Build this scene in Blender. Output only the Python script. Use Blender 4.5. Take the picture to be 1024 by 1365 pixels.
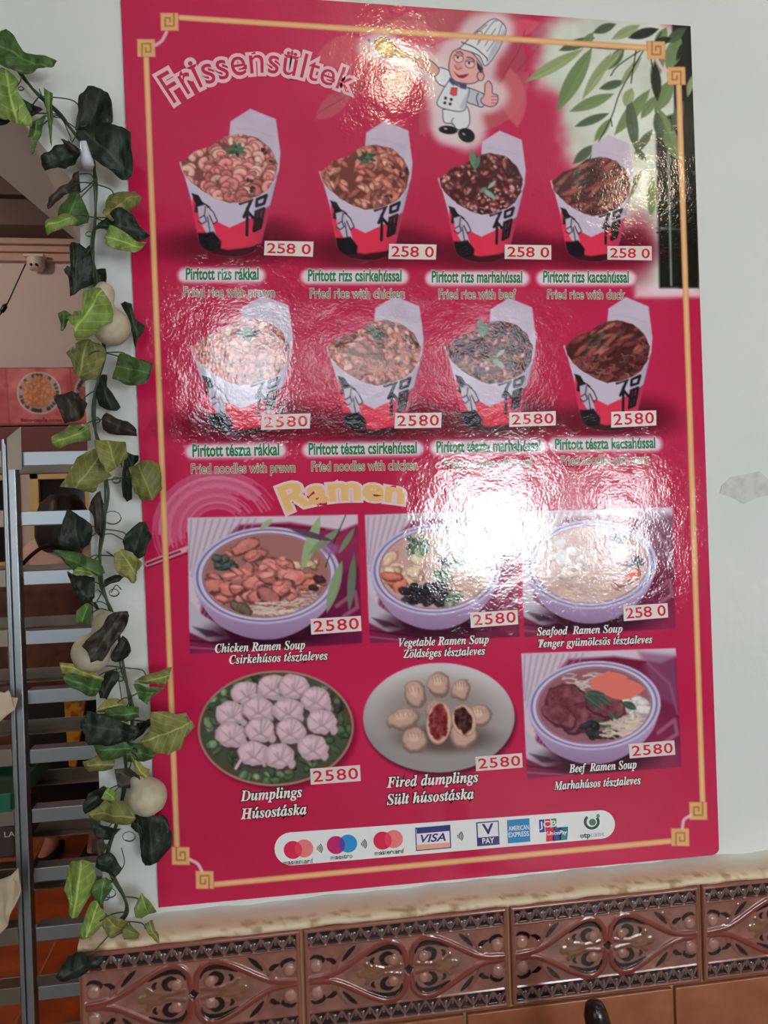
import bpy, bmesh, math, random, unicodedata
import numpy as np
from mathutils import Vector, Matrix

for o in list(bpy.data.objects): bpy.data.objects.remove(o)
SC = bpy.context.scene; COL = SC.collection
# ---------------------------------------------------------------- camera
F = 1025.0
CAM = np.array([0.18716217, -1.18207452, 1.59776169])
RW = np.array([[0.98918962, -0.14324925, -0.03132989], [-0.03224707, -0.00408496, -0.99947158], [0.14304557, 0.98967821, -0.00866017]])
cd = bpy.data.cameras.new('camera'); cam = bpy.data.objects.new('camera', cd); COL.objects.link(cam); SC.camera = cam
cd.sensor_fit = 'VERTICAL'; cd.sensor_height = 36; cd.sensor_width = 27; cd.lens = F/1365*36; cd.clip_start = .02
M4 = Matrix.Identity(4)
for i in range(3):
    M4[i][0] = RW[0][i]; M4[i][1] = -RW[1][i]; M4[i][2] = -RW[2][i]; M4[i][3] = CAM[i]
cam.matrix_world = M4
# ---------------------------------------------------------------- world and exposure
SC.view_settings.view_transform = 'Standard'; SC.view_settings.look = 'None'; SC.view_settings.gamma = 1; SC.view_settings.use_curve_mapping = False
SC.view_settings.exposure = -0.95
SC.cycles.max_bounces = 8; SC.cycles.diffuse_bounces = 5; SC.cycles.glossy_bounces = 4
SC.cycles.sample_clamp_indirect = 6
wd = bpy.data.worlds.new('world'); SC.world = wd; wd.use_nodes = True
wd.node_tree.nodes['Background'].inputs[0].default_value = (.62, .7, .8, 1); wd.node_tree.nodes['Background'].inputs[1].default_value = .25
WIN_E = 58.0; TRANSOM_E = (27.0, 9.0, 10.0); SIDE_E = 5.0; LAMP_E = 75.0; BACK_W = 165.0

def at(x, y, Y):
    """point at depth Y (metres behind the poster wall) on the line of sight through (x, y) of the 1024 x 1365 frame"""
    d = RW.T @ np.array([(x-512)/F, (y-682.5)/F, 1.0]); return CAM+d*(Y-CAM[1])/d[1]
def pix(P):
    c = (np.asarray(P)-CAM) @ RW.T; return 512+F*c[..., 0]/c[..., 2], 682.5+F*c[..., 1]/c[..., 2]
# ---------------------------------------------------------------- object helpers
def tag(o, label=None, cat=None, group=None, kind=None):
    for k, v in (('label', label), ('category', cat), ('group', group), ('kind', kind)):
        if v: o[k] = v
    return o
WLOC = {}
def empty(name, loc, label, cat, group=None):
    o = bpy.data.objects.new(name, None); COL.objects.link(o); o.location = loc; o.empty_display_size = .05
    WLOC[o.name] = np.array(loc, float); return tag(o, label, cat, group)
def mesh(name, V, FC, mat, parent=None, col=None, smooth=False, uv=None):
    V = np.asarray(V, float); me = bpy.data.meshes.new(name)
    if parent is not None: org = WLOC[parent.name]
    else: org = np.array([(V[:, 0].min()+V[:, 0].max())/2, (V[:, 1].min()+V[:, 1].max())/2, V[:, 2].min()])
    L = V-org
    if isinstance(FC, np.ndarray) and FC.ndim == 2:
        n, k = FC.shape; me.vertices.add(len(L)); me.vertices.foreach_set('co', L.astype(np.float32).ravel())
        me.loops.add(n*k); me.loops.foreach_set('vertex_index', FC.astype(np.int32).ravel())
        me.polygons.add(n); me.polygons.foreach_set('loop_start', np.arange(0, n*k, k, dtype=np.int32)); me.polygons.foreach_set('loop_total', np.full(n, k, np.int32)); me.update(calc_edges=True)
    else: me.from_pydata([tuple(p) for p in L], [], [tuple(int(i) for i in f) for f in FC])
    if col is not None:
        a = me.color_attributes.new('Col', 'FLOAT_COLOR', 'POINT'); c = np.ones((len(L), 4), np.float32); c[:, :3] = col; a.data.foreach_set('color', c.ravel())
    if smooth: me.polygons.foreach_set('use_smooth', np.ones(len(me.polygons), bool))
    me.validate(); me.update()
    o = bpy.data.objects.new(name, me); COL.objects.link(o)
    if mat: me.materials.append(mat)
    if parent is not None: o.parent = parent; WLOC[o.name] = org.copy()
    else: o.location = org; WLOC[o.name] = org
    return o
class MB:
    """collects shapes, then links them as one mesh object"""
    def __init__(s): s.V = []; s.F = []
    def add(s, V, FC): n = len(s.V); s.V += [tuple(v) for v in V]; s.F += [tuple(i+n for i in f) for f in FC]; return s
    def box(s, a, b, bev=0):
        bm = bmesh.new(); bmesh.ops.create_cube(bm, size=1)
        for v in bm.verts: v.co = Vector([(a[i]+b[i])/2+v.co[i]*abs(b[i]-a[i]) for i in range(3)])
        if bev: bmesh.ops.bevel(bm, geom=bm.edges[:], offset=bev, segments=2, profile=.6, affect='EDGES')
        return s.bm(bm)
    def bm(s, bm):
        bm.verts.index_update(); s.add([v.co[:] for v in bm.verts], [[v.index for v in f.verts] for f in bm.faces]); bm.free(); return s
    def tube(s, pts, r, n=8):
        P = [np.array(p, float) for p in pts]; R = r if hasattr(r, '__len__') else [r]*len(P); base = len(s.V); up = None; V = []; FC = []
        for i, p in enumerate(P):
            t = P[min(i+1, len(P)-1)]-P[max(i-1, 0)]; t /= np.linalg.norm(t)+1e-12
            if up is None: up = np.array([0, 0, 1.]) if abs(t[2]) < .9 else np.array([1., 0, 0])
            a = np.cross(t, up); a /= np.linalg.norm(a)+1e-12; b = np.cross(a, t); up = b
            for k in range(n): th = 2*math.pi*k/n; V.append(p+R[i]*(a*math.cos(th)+b*math.sin(th)))
        for i in range(len(P)-1):
            for k in range(n): FC.append((i*n+k, i*n+(k+1) % n, (i+1)*n+(k+1) % n, (i+1)*n+k))
        FC.append(tuple(range(n))[::-1]); FC.append(tuple((len(P)-1)*n+k for k in range(n)))
        return s.add(V, FC)
    def lathe(s, prof, c, n=24, sx=1, sy=1, axis=(0, 0, 1)):
        """prof: (radius, height) pairs about axis through c"""
        q = Vector((0, 0, 1)).rotation_difference(Vector(axis)); V = []; FC = []
        for r, h in prof:
            for k in range(n): th = 2*math.pi*k/n; V.append(tuple(Vector(c)+q @ Vector((r*math.cos(th)*sx, r*math.sin(th)*sy, h))))
        for i in range(len(prof)-1):
            for k in range(n): FC.append((i*n+k, i*n+(k+1) % n, (i+1)*n+(k+1) % n, (i+1)*n+k))
        FC.append(tuple(range(n))[::-1]); FC.append(tuple((len(prof)-1)*n+k for k in range(n)))
        return s.add(V, FC)
    def build(s, name, mat, parent=None, smooth=False, col=None): return mesh(name, s.V, s.F, mat, parent, col, smooth)
def thicken(bm, t):
    """gives an open surface a back face t behind it"""
    bm.verts.index_update(); V = [v.co.copy() for v in bm.verts]; n = len(V); FC = [[v.index for v in f.verts] for f in bm.faces]; bd = [(e.verts[0].index, e.verts[1].index) for e in bm.edges if len(e.link_faces) == 1]; bm.free(); bm = bmesh.new()
    vs = [bm.verts.new(c) for c in V]+[bm.verts.new(c+Vector((0, t, 0))) for c in V]
    for f in FC: bm.faces.new([vs[i] for i in f]); bm.faces.new([vs[i+n] for i in f[::-1]])
    for a, b in bd: bm.faces.new([vs[a], vs[b], vs[b+n], vs[a+n]])
    bmesh.ops.recalc_face_normals(bm, faces=bm.faces[:]); return bm
def lin(c): return tuple((v/255)**2.2 for v in c)
# ---------------------------------------------------------------- materials
def mat(name, rgb=None, rough=.5, metal=0, noise=None, bump=None, spec=.5, emit=None, attr=False, coat=0, mul=1.0):
    m = bpy.data.materials.new(name); m.use_nodes = True; nt = m.node_tree; N = nt.nodes; L = nt.links; b = N['Principled BSDF']
    b.inputs['Roughness'].default_value = rough; b.inputs['Metallic'].default_value = metal; b.inputs['Specular IOR Level'].default_value = spec
    b.inputs['Coat Weight'].default_value = coat
    geo = N.new('ShaderNodeNewGeometry'); m['geo'] = geo.name
    if rgb is not None: b.inputs['Base Color'].default_value = (*lin(rgb), 1)
    if attr: a = N.new('ShaderNodeAttribute'); a.attribute_name = 'Col'; L.new(a.outputs['Color'], b.inputs['Base Color'])
    if noise:
        sc, rgb2, lo, hi = noise; t = N.new('ShaderNodeTexNoise'); t.inputs['Scale'].default_value = sc; t.inputs['Detail'].default_value = 5; L.new(geo.outputs['Position'], t.inputs['Vector'])
        r = N.new('ShaderNodeValToRGB'); r.color_ramp.elements[0].position = lo; r.color_ramp.elements[1].position = hi
        r.color_ramp.elements[0].color = (*lin(rgb), 1); r.color_ramp.elements[1].color = (*lin(rgb2), 1); L.new(t.outputs['Fac'], r.inputs['Fac']); L.new(r.outputs['Color'], b.inputs['Base Color'])
    if bump:
        prev = None
        for sc, dist in bump:
            t = N.new('ShaderNodeTexNoise'); t.inputs['Scale'].default_value = sc; t.inputs['Detail'].default_value = 2; L.new(geo.outputs['Position'], t.inputs['Vector'])
            bp = N.new('ShaderNodeBump'); bp.inputs['Strength'].default_value = 1; bp.inputs['Distance'].default_value = dist; L.new(t.outputs['Fac'], bp.inputs['Height'])
            if prev: L.new(prev.outputs['Normal'], bp.inputs['Normal'])
            prev = bp
        L.new(prev.outputs['Normal'], b.inputs['Normal'])
    if emit: b.inputs['Emission Color'].default_value = (*emit[:3], 1); b.inputs['Emission Strength'].default_value = emit[3]
    return m
# ---------------------------------------------------------------- printed artwork of the poster (procedural painter)
RS = np.random.RandomState(11)
CX0, CY0, CW, CH = 150, -30, 820, 1250
ART = np.zeros((CH, CW, 3)); CLIP = None
RED = np.array([174, 33, 72.])
_lat = RS.rand(257, 257)
def vnoise(X, Y, sc, seed=0):
    x = X/sc + seed*17.3 + 500; y = Y/sc + seed*9.7 + 500
    xi = np.floor(x).astype(int); yi = np.floor(y).astype(int)
    fx = x-xi; fy = y-yi; fx = fx*fx*(3-2*fx); fy = fy*fy*(3-2*fy)
    xi %= 256; yi %= 256
    a = _lat[yi, xi]; b = _lat[yi, xi+1]; c = _lat[yi+1, xi]; d = _lat[yi+1, xi+1]
    return (a*(1-fx)+b*fx)*(1-fy)+(c*(1-fx)+d*fx)*fy
def fbm(X, Y, sc, seed=0):
    return .55*vnoise(X, Y, sc, seed)+.3*vnoise(X, Y, sc/2.1, seed+3)+.15*vnoise(X, Y, sc/4.3, seed+5)
def win(x0, y0, x1, y1):
    a = max(0, int(x0-CX0)-1); b = min(CW, int(x1-CX0)+2); c = max(0, int(y0-CY0)-1); d = min(CH, int(y1-CY0)+2)
    if b <= a or d <= c: return None
    X, Y = np.meshgrid(np.arange(a, b)+CX0, np.arange(c, d)+CY0)
    return (slice(c, d), slice(a, b)), X.astype(float), Y.astype(float)
def seg_d(X, Y, p, q):
    dx, dy = q[0]-p[0], q[1]-p[1]; L = dx*dx+dy*dy+1e-9
    t = np.clip(((X-p[0])*dx+(Y-p[1])*dy)/L, 0, 1)
    return np.hypot(X-p[0]-t*dx, Y-p[1]-t*dy)
def sd_poly(X, Y, pts):
    d = np.full(X.shape, 1e9); ins = np.zeros(X.shape, bool); n = len(pts)
    for i in range(n):
        p, q = pts[i], pts[(i+1) % n]
        d = np.minimum(d, seg_d(X, Y, p, q))
        c = ((p[1] > Y) != (q[1] > Y))
        ins ^= c & (X < (q[0]-p[0])*(Y-p[1])/((q[1]-p[1]) or 1e-9)+p[0])
    return np.where(ins, -d, d)
def put(sl, cov, col, a):
    cov = cov*a
    if CLIP is not None: cov = cov*CLIP[sl]
    col = np.asarray(col, float)
    ART[sl] = ART[sl]*(1-cov[..., None])+col*cov[..., None]
def cover(d, f): return np.clip(.5-d/(2*f), 0, 1) if f < 2 else (lambda t: t*t*(3-2*t))(np.clip(.5-d/(2*f), 0, 1))
def poly(pts, col, a=1, f=.7, jag=0):
    xs = [p[0] for p in pts]; ys = [p[1] for p in pts]; m = f+2+jag
    w = win(min(xs)-m, min(ys)-m, max(xs)+m, max(ys)+m)
    if not w: return
    sl, X, Y = w; d = sd_poly(X, Y, pts)
    if jag: d = d+(fbm(X, Y, jag*2.5, 2)-.5)*2*jag
    put(sl, cover(d, f), col(X, Y) if callable(col) else col, a)
def line(pts, wd, col, a=1, f=.6):
    xs = [p[0] for p in pts]; ys = [p[1] for p in pts]; m = f+wd+1
    w = win(min(xs)-m, min(ys)-m, max(xs)+m, max(ys)+m)
    if not w: return
    sl, X, Y = w; d = np.full(X.shape, 1e9)
    for p, q in zip(pts[:-1], pts[1:]): d = np.minimum(d, seg_d(X, Y, p, q))
    put(sl, cover(d-wd/2, f), col, a)
def ell(cx, cy, rx, ry, rot=0, col=(0, 0, 0), a=1, f=.7, jag=0):
    m = max(rx, ry)*(1+(f+jag)/min(rx, ry))+2; w = win(cx-m, cy-m, cx+m, cy+m)
    if not w: return
    sl, X, Y = w; c, s = math.cos(rot), math.sin(rot)
    u = (X-cx)*c+(Y-cy)*s; v = -(X-cx)*s+(Y-cy)*c
    d = (np.hypot(u/rx, v/ry)-1)*min(rx, ry)
    if jag: d = d+(fbm(X, Y, jag*5, 4)-.5)*3*jag
    put(sl, cover(d, f), col(X, Y) if callable(col) else col, a)
def curve(pts, n=8):
    P = [np.array(p, float) for p in pts]; P = [2*P[0]-P[1]]+P+[2*P[-1]-P[-2]]; out = []
    for i in range(1, len(P)-2):
        for k in range(n):
            t = k/n
            out.append(.5*((2*P[i])+(-P[i-1]+P[i+1])*t+(2*P[i-1]-5*P[i]+4*P[i+1]-P[i+2])*t*t+(-P[i-1]+3*P[i]-3*P[i+1]+P[i+2])*t**3))
    out.append(P[-2]); return out
def lens(p, q, wd, col, a=1, f=.8, bend=0):
    p, q = np.array(p, float), np.array(q, float); d = q-p; n = np.array([-d[1], d[0]])/np.hypot(*d)
    A = [p+d*t+n*(wd/2*math.sin(math.pi*t)**.8+bend*math.sin(math.pi*t)) for t in np.linspace(0, 1, 9)]
    B = [p+d*t+n*(-wd/2*math.sin(math.pi*t)**.8+bend*math.sin(math.pi*t)) for t in np.linspace(1, 0, 9)]
    poly(A+B[1:-1], col, a, f)
def piece(cx, cy, rx, ry, rot, col, dk=.5, lt=1.22):
    c = np.array(col, float)
    j = min(rx, ry)
    ell(cx, cy, rx, ry, rot, c*dk, .9, .9, j*.16)
    ell(cx-.05*rx, cy-.1*ry, rx*.84, ry*.8, rot, lambda X, Y: c*(.82+.36*fbm(X, Y, max(4, j*.9), 6))[..., None], 1, 1, j*.24)
    ell(cx-.15*rx, cy-.3*ry, rx*.5, ry*.4, rot, np.minimum(c*lt+10, 245), .6, max(.8, rx*.25), j*.1)
def clip_poly(pts, f=.8):
    global CLIP
    if pts is None: CLIP = None; return
    CLIP = np.zeros((CH, CW)); xs = [p[0] for p in pts]; ys = [p[1] for p in pts]
    sl, X, Y = win(min(xs)-3, min(ys)-3, max(xs)+3, max(ys)+3); CLIP[sl] = cover(sd_poly(X, Y, pts), f)
def ellpts(cx, cy, rx, ry, rot=0, n=40):
    c, s = math.cos(rot), math.sin(rot)
    return [(cx+rx*math.cos(t)*c-ry*math.sin(t)*s, cy+rx*math.cos(t)*s+ry*math.sin(t)*c) for t in np.linspace(0, 2*math.pi, n, endpoint=False)]
def fit(shape, xl, xr, yt, yb): return [(xl+(xr-xl)*u, yt+(yb-yt)*v) for u, v in shape]
MASKS = []          # (name, label, test polygon in artwork space)

# --- red ground, slightly mottled
_sl, _X, _Y = win(CX0, CY0, CX0+CW, CY0+CH)
ART[:] = RED+((fbm(_X, _Y, 180, 1)-.5)[..., None]*np.array([14, 8, 16]))
# --- faint petals around the chef
PET = np.array([184, 88, 98.])
for p, q, wd, sh, a in [((476, 40), (700, 22), 36, .86, .7), ((420, 78), (500, 62), 46, 1.05, .6), ((470, 118), (420, 160), 26, .95, .75), ((455, 95), (520, 120), 40, 1.0, .45),
                        ((560, 180), (640, 60), 60, .95, .6), ((640, 175), (705, 95), 44, .92, .75), ((690, 40), (660, 140), 50, .82, .6), ((700, 60), (760, 40), 40, .9, .5),
                        ((600, 44), (560, 110), 40, .9, .5), ((690, 170), (680, 90), 34, 1.02, .8), ((520, 30), (600, 60), 30, 1.1, .5), ((655, 50), (720, 30), 26, 1.1, .6)]:
    lens(p, q, wd, PET*sh, a, 1.5)
for p in [[(425, 150), (480, 118), (560, 70), (610, 44)], [(445, 128), (500, 108)], [(690, 95), (720, 60)], [(640, 150), (690, 70), (700, 40)]]:
    line(curve(p), 1.4, (120, 40, 52), .7)
# --- bamboo corner
def bg_white(X, Y):
    n = fbm(X, Y, 40, 7); b = 168+40*n
    return np.stack([b+4, b+8, b-6], -1)
for cx, cy, rx, ry in [(850, 110, 90, 95), (800, 70, 80, 60), (850, 200, 60, 110), (760, 95, 40, 38), (875, 300, 42, 80), (770, 150, 26, 36), (780, 195, 22, 30)]:
    ell(cx, cy, rx, ry, 0, bg_white, 1, 18, 6)
poly([(846, 385), (846, 300), (870, 280), (930, 280), (930, 392), (850, 394)], bg_white, .9, 8)
poly([(850, 380), (935, 378), (935, 396), (846, 396)], (225, 190, 200), .8, 5)
ell(850, 330, 22, 42, 0, (140, 26, 56), .9, 16)
poly([(874, 160), (903, 150), (913, 384), (879, 384)], (26, 30, 26), 1, 2.5)
poly([(896, 30), (925, 30), (932, 384), (905, 384)], (24, 24, 20), 1, 2)
line([(876, 304), (912, 306)], 3, (70, 76, 70), .8); line([(876, 310), (912, 311)], 2, (10, 12, 10), .9)
line([(891, 200), (895, 380)], 2.6, (140, 146, 140), .9, 1)
for k, (p, q, wd, col) in enumerate([((60, 325), (290, 195), 46, 'l'), ((185, 442), (325, 190), 66, 'm'), ((288, 392), (402, 210), 40, 'l'), ((355, 352), (455, 322), 34, 'd'),
        ((238, 442), (412, 372), 46, 'm'), ((258, 502), (392, 450), 34, 'd'), ((405, 155), (515, 100), 40, 'l'), ((392, 275), (452, 185), 42, 'd'), ((335, 560), (400, 470), 34, 'm'),
        ((415, 535), (555, 355), 54, 'm'), ((500, 600), (470, 380), 46, 'd'), ((575, 445), (645, 315), 62, 'm'), ((668, 640), (590, 430), 62, 'm'), ((625, 280), (675, 140), 66, 'm'),
        ((495, 610), (565, 515), 34, 'd'), ((250, 650), (335, 575), 40, 'd'), ((195, 200), (335, 150), 40, 'd'), ((470, 150), (590, 115), 40, 'k'), ((580, 190), (620, 110), 44, 'm'),
        ((705, 385), (722, 300), 24, 'l'), ((430, 830), (520, 680), 36, 'd'), ((560, 860), (565, 700), 40, 'm'), ((455, 420), (485, 350), 44, 'l'), ((285, 190), (330, 130), 34, 'm'), ((540, 640), (500, 590), 26, 'd'), ((330, 130), (420, 95), 36, 'd'), ((620, 170), (700, 110), 40, 'd'), ((560, 330), (610, 200), 46, 'm'), ((440, 330), (520, 230), 30, 'l'), ((600, 560), (580, 440), 40, 'd'), ((350, 300), (450, 190), 30, 'l'), ((640, 520), (690, 400), 40, 'd'), ((560, 180), (640, 150), 34, 'k'), ((520, 470), (580, 380), 40, 'm'), ((660, 240), (715, 150), 36, 'k'), ((585, 400), (575, 250), 40, 'k')]):
    c = {'l': (128, 138, 96), 'm': (98, 114, 74), 'd': (66, 78, 58), 'k': (34, 38, 30)}[col]
    P = lambda t: (680+t[0]/2.977, t[1]/2.977)
    lens(P(p), P(q), wd/2.977, c, .95, .9); lens(P(p), P(q), wd/6.5, np.array(c)*1.14, .6, 1.2, wd/15); line([P(p), P(q)], .6, np.array(c)*.75, .6)
for pts in [[(535, 190), (440, 360), (400, 470), (310, 640)], [(525, 195), (430, 260), (400, 300)], [(290, 185), (420, 195), (540, 190)], [(600, 130), (560, 200), (570, 300)], [(500, 200), (480, 330)], [(400, 470), (405, 500)]]:
    line(curve([(680+x/2.977, y/2.977) for x, y in pts]), 1.5, (30, 30, 24), .9)
MASKS.append(('bamboo_picture', 'printed bamboo leaves and dark stalk in the corner of the sheet', [(700, 42), (921, 36), (935, 396), (846, 396), (846, 300), (880, 270), (870, 200), (800, 178), (740, 150), (705, 110)]))
# --- swirl and chopsticks left of the first soup
for k in range(26):
    r = 30+k*2.1; t0 = 2.6+RS.rand()*.5; t1 = 4.9+RS.rand()*1.0
    pts = [(290+r*1.05*math.cos(t), 706+r*.95*math.sin(t)) for t in np.linspace(t0, t1, 14)]
    line(pts, .7+RS.rand()*2.4, (206, 150, 172), .25+.45*RS.rand(), 1)
line([(196, 752), (300, 712)], 7, (212, 176, 190), .8); line([(196, 752), (240, 735)], 3, (120, 24, 50)); line([(250, 733), (285, 718)], 2, (120, 60, 80), .8); line([(196, 757), (252, 737)], 1.5, (90, 20, 40))
# --- chef
P = lambda x, y: (460+x/3.938, y/3.938)
for x, y, r in [(200, 245, 22), (130, 250, 16), (290, 290, 18), (400, 330, 22), (510, 400, 24), (630, 340, 42), (730, 200, 34), (800, 150, 22), (580, 500, 38), (580, 620, 34), (640, 690, 26), (540, 680, 20), (700, 510, 24), (770, 500, 22)]:
    cx, cy = P(x, y); ell(cx, cy, r, r, 0, (206, 186, 188), .85, 9)
INK = (38, 34, 40); WH = (206, 202, 206); SK = (208, 150, 150)
def ink(pts, col, w=1.1): poly(pts, col, 1, .5); line(list(pts)+[pts[0]], w, INK, .9, .5)
Q = lambda L: [P(*p) for p in L]
ink(Q([(258, 240), (330, 285), (375, 310), (372, 328), (310, 302), (250, 285)]), (196, 140, 96))
ink(ellpts(*P(212, 248), 16, 11.5, .62), (186, 140, 84)); ell(*P(222, 250), 10, 7, .62, (214, 176, 110)); line(curve(Q([(180, 240), (195, 220), (225, 225)])), 1, (120, 70, 40))
ell(*P(115, 258), 5.5, 4.5, 0, (150, 60, 70)); ell(*P(115, 258), 4, 3.2, 0, (206, 180, 180)); ell(*P(125, 212), 2.2, 2, 0, (120, 100, 90)); ell(*P(195, 285), 2, 1.6, 0, (150, 140, 60))
ink(curve(Q([(468, 385), (500, 355), (560, 385), (555, 450), (510, 450), (480, 425), (468, 385)])), WH)
ink(curve(Q([(370, 318), (400, 302), (450, 318), (495, 365), (470, 400), (420, 370), (385, 345), (370, 318)])), (198, 140, 132))
for a, b in [((385, 320), (415, 345)), ((405, 312), (435, 340)), ((425, 312), (452, 345))]: line(Q([a, b]), .8, (110, 60, 60), .8)
ink(curve(Q([(650, 460), (700, 480), (740, 505), (725, 560), (680, 550), (640, 530), (650, 460)])), (176, 172, 184))
ink(curve(Q([(512, 575), (580, 570), (640, 560), (655, 630), (640, 670), (590, 680), (565, 650), (520, 640), (512, 575)])), WH)
line(curve(Q([(565, 655), (560, 635), (570, 620)])), .9, INK)
ink(curve(Q([(548, 420), (600, 455), (650, 465), (640, 530), (625, 580), (560, 580), (485, 550), (510, 480), (548, 420)])), WH)
poly(Q([(600, 560), (650, 470), (640, 560), (620, 582)]), (160, 158, 170), .7, 1.5)
for x, y in [(528, 515), (524, 540), (558, 522), (552, 546)]: ell(*P(x, y), 1.9, 1.9, 0, (20, 18, 22))
ink(curve(Q([(552, 300), (575, 265), (640, 255), (710, 330), (722, 390), (690, 430), (640, 440), (570, 420), (545, 360), (552, 300)])), SK)
ink(ellpts(*P(712, 400), 4.6, 6), SK)
poly(Q([(690, 320), (722, 360), (715, 385), (696, 360)]), INK)
for x, y in [(596, 305), (655, 335)]:
    ell(*P(x, y), 6.9, 6.0, .4, (96, 52, 62)); ell(*P(x, y), 6.0, 5.1, .4, (216, 170, 168)); ell(*P(x-2, y-6), 3.2, 1.6, .4, (206, 186, 186)); ell(*P(x-4, y-4), 1.6, 1.6, 0, (40, 30, 34)); line([P(x-20, y-14), P(x+18, y-10)], 1, (70, 40, 46), .9)
ell(*P(596, 348), 5.2, 4.4, .3, (200, 130, 130)); line(curve(Q([(575, 345), (590, 365), (615, 358)])), .9, (120, 60, 64))
poly(curve(Q([(572, 375), (600, 395), (648, 388), (625, 408), (595, 405), (572, 375)])), (120, 20, 34)); line(curve(Q([(640, 300), (665, 305), (680, 320)])), 1.2, INK); line(curve(Q([(585, 275), (605, 272), (620, 285)])), 1.2, INK)
poly(Q([(550, 405), (580, 428), (570, 452), (545, 425)]), (60, 66, 92)); poly(Q([(595, 435), (640, 440), (636, 470), (605, 462)]), (60, 66, 92)); ell(*P(587, 440), 2.8, 2.8, 0, (70, 76, 104))
ink(Q([(560, 460), (590, 462), (585, 500), (570, 503), (552, 492)]), (206, 60, 64), .6)
ink(curve(Q([(735, 440), (755, 425), (772, 450), (775, 490), (800, 500), (800, 540), (770, 560), (730, 550), (712, 525), (730, 500), (735, 440)])), SK)
for y in (508, 525, 542): line(Q([(768, y), (798, y-2)]), .8, (120, 60, 64))
line(curve(Q([(700, 490), (690, 515), (700, 550)])), 1.2, INK)
ink(curve(Q([(600, 255), (690, 165), (770, 102), (820, 115), (845, 165), (800, 270), (738, 345), (700, 290), (600, 255)])), WH)
poly(Q([(835, 150), (844, 180), (790, 280), (738, 340), (770, 250)]), (150, 150, 160), .7, 1.5)
for L in [[(660, 200), (745, 130)], [(695, 235), (770, 125), (800, 108)], [(735, 240), (790, 150)], [(745, 270), (800, 190), (825, 125)], [(690, 165), (720, 170), (700, 220)]]: line(curve(Q(L)), 1, (70, 68, 78), .9)
line(curve(Q([(612, 222), (680, 250), (740, 300), (748, 318)])), 1.2, INK)
for x, y, rx, ry, r in [(542, 682, 12.5, 5.6, .1), (638, 710, 11.5, 9, .5)]: ell(*P(x, y), rx, ry, r, (16, 14, 18)); ell(*P(x-14, y-6), 2.4, 1.4, r, (150, 146, 150))
MASKS.append(('chef_picture', 'printed cartoon cook with a tall hat and a wooden spoon', [(474, 44), (520, 44), (580, 66), (600, 58), (650, 18), (684, 30), (684, 60), (660, 100), (676, 120), (670, 150), (640, 160), (646, 196), (570, 186), (570, 110), (520, 84), (474, 76)]))
# --- takeaway boxes
LID = [(.70, 0), (.955, .07), (1.0, .30), (.985, .42), (.94, .48), (.6, .45), (.47, .30), (.485, .2), (.5, .085)]
RIM = [(0, .365), (.03, .43), (.1, .49), (.21, .552), (.35, .605), (.49, .64), (.62, .628), (.78, .59), (.87, .55), (.945, .475)]
BODY = RIM+[(.985, .42), (.80, .93), (.72, .975), (.6, 1.0), (.47, 1.0), (.33, .985), (.23, .95), (.185, .9), (.10, .6)]
FOOD = [(.01, .37), (.14, .29), (.3, .255), (.44, .19), (.6, .17), (.78, .2), (.9, .27), (.97, .37), (.94, .475)]+RIM[::-1][1:-1]
FU = [[(.70, .535), (.745, .545)], [(.66, .60), (.78, .575)], [(.775, .58), (.70, .68)], [(.735, .63), (.73, .79)], [(.745, .655), (.79, .685)],
      [(.80, .545), (.93, .505)], [(.83, .575), (.925, .55), (.90, .60), (.825, .615), (.83, .575)], [(.82, .65), (.90, .63), (.865, .745), (.80, .765), (.82, .65)], [(.815, .705), (.88, .69)], [(.855, .645), (.835, .75)]]
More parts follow.
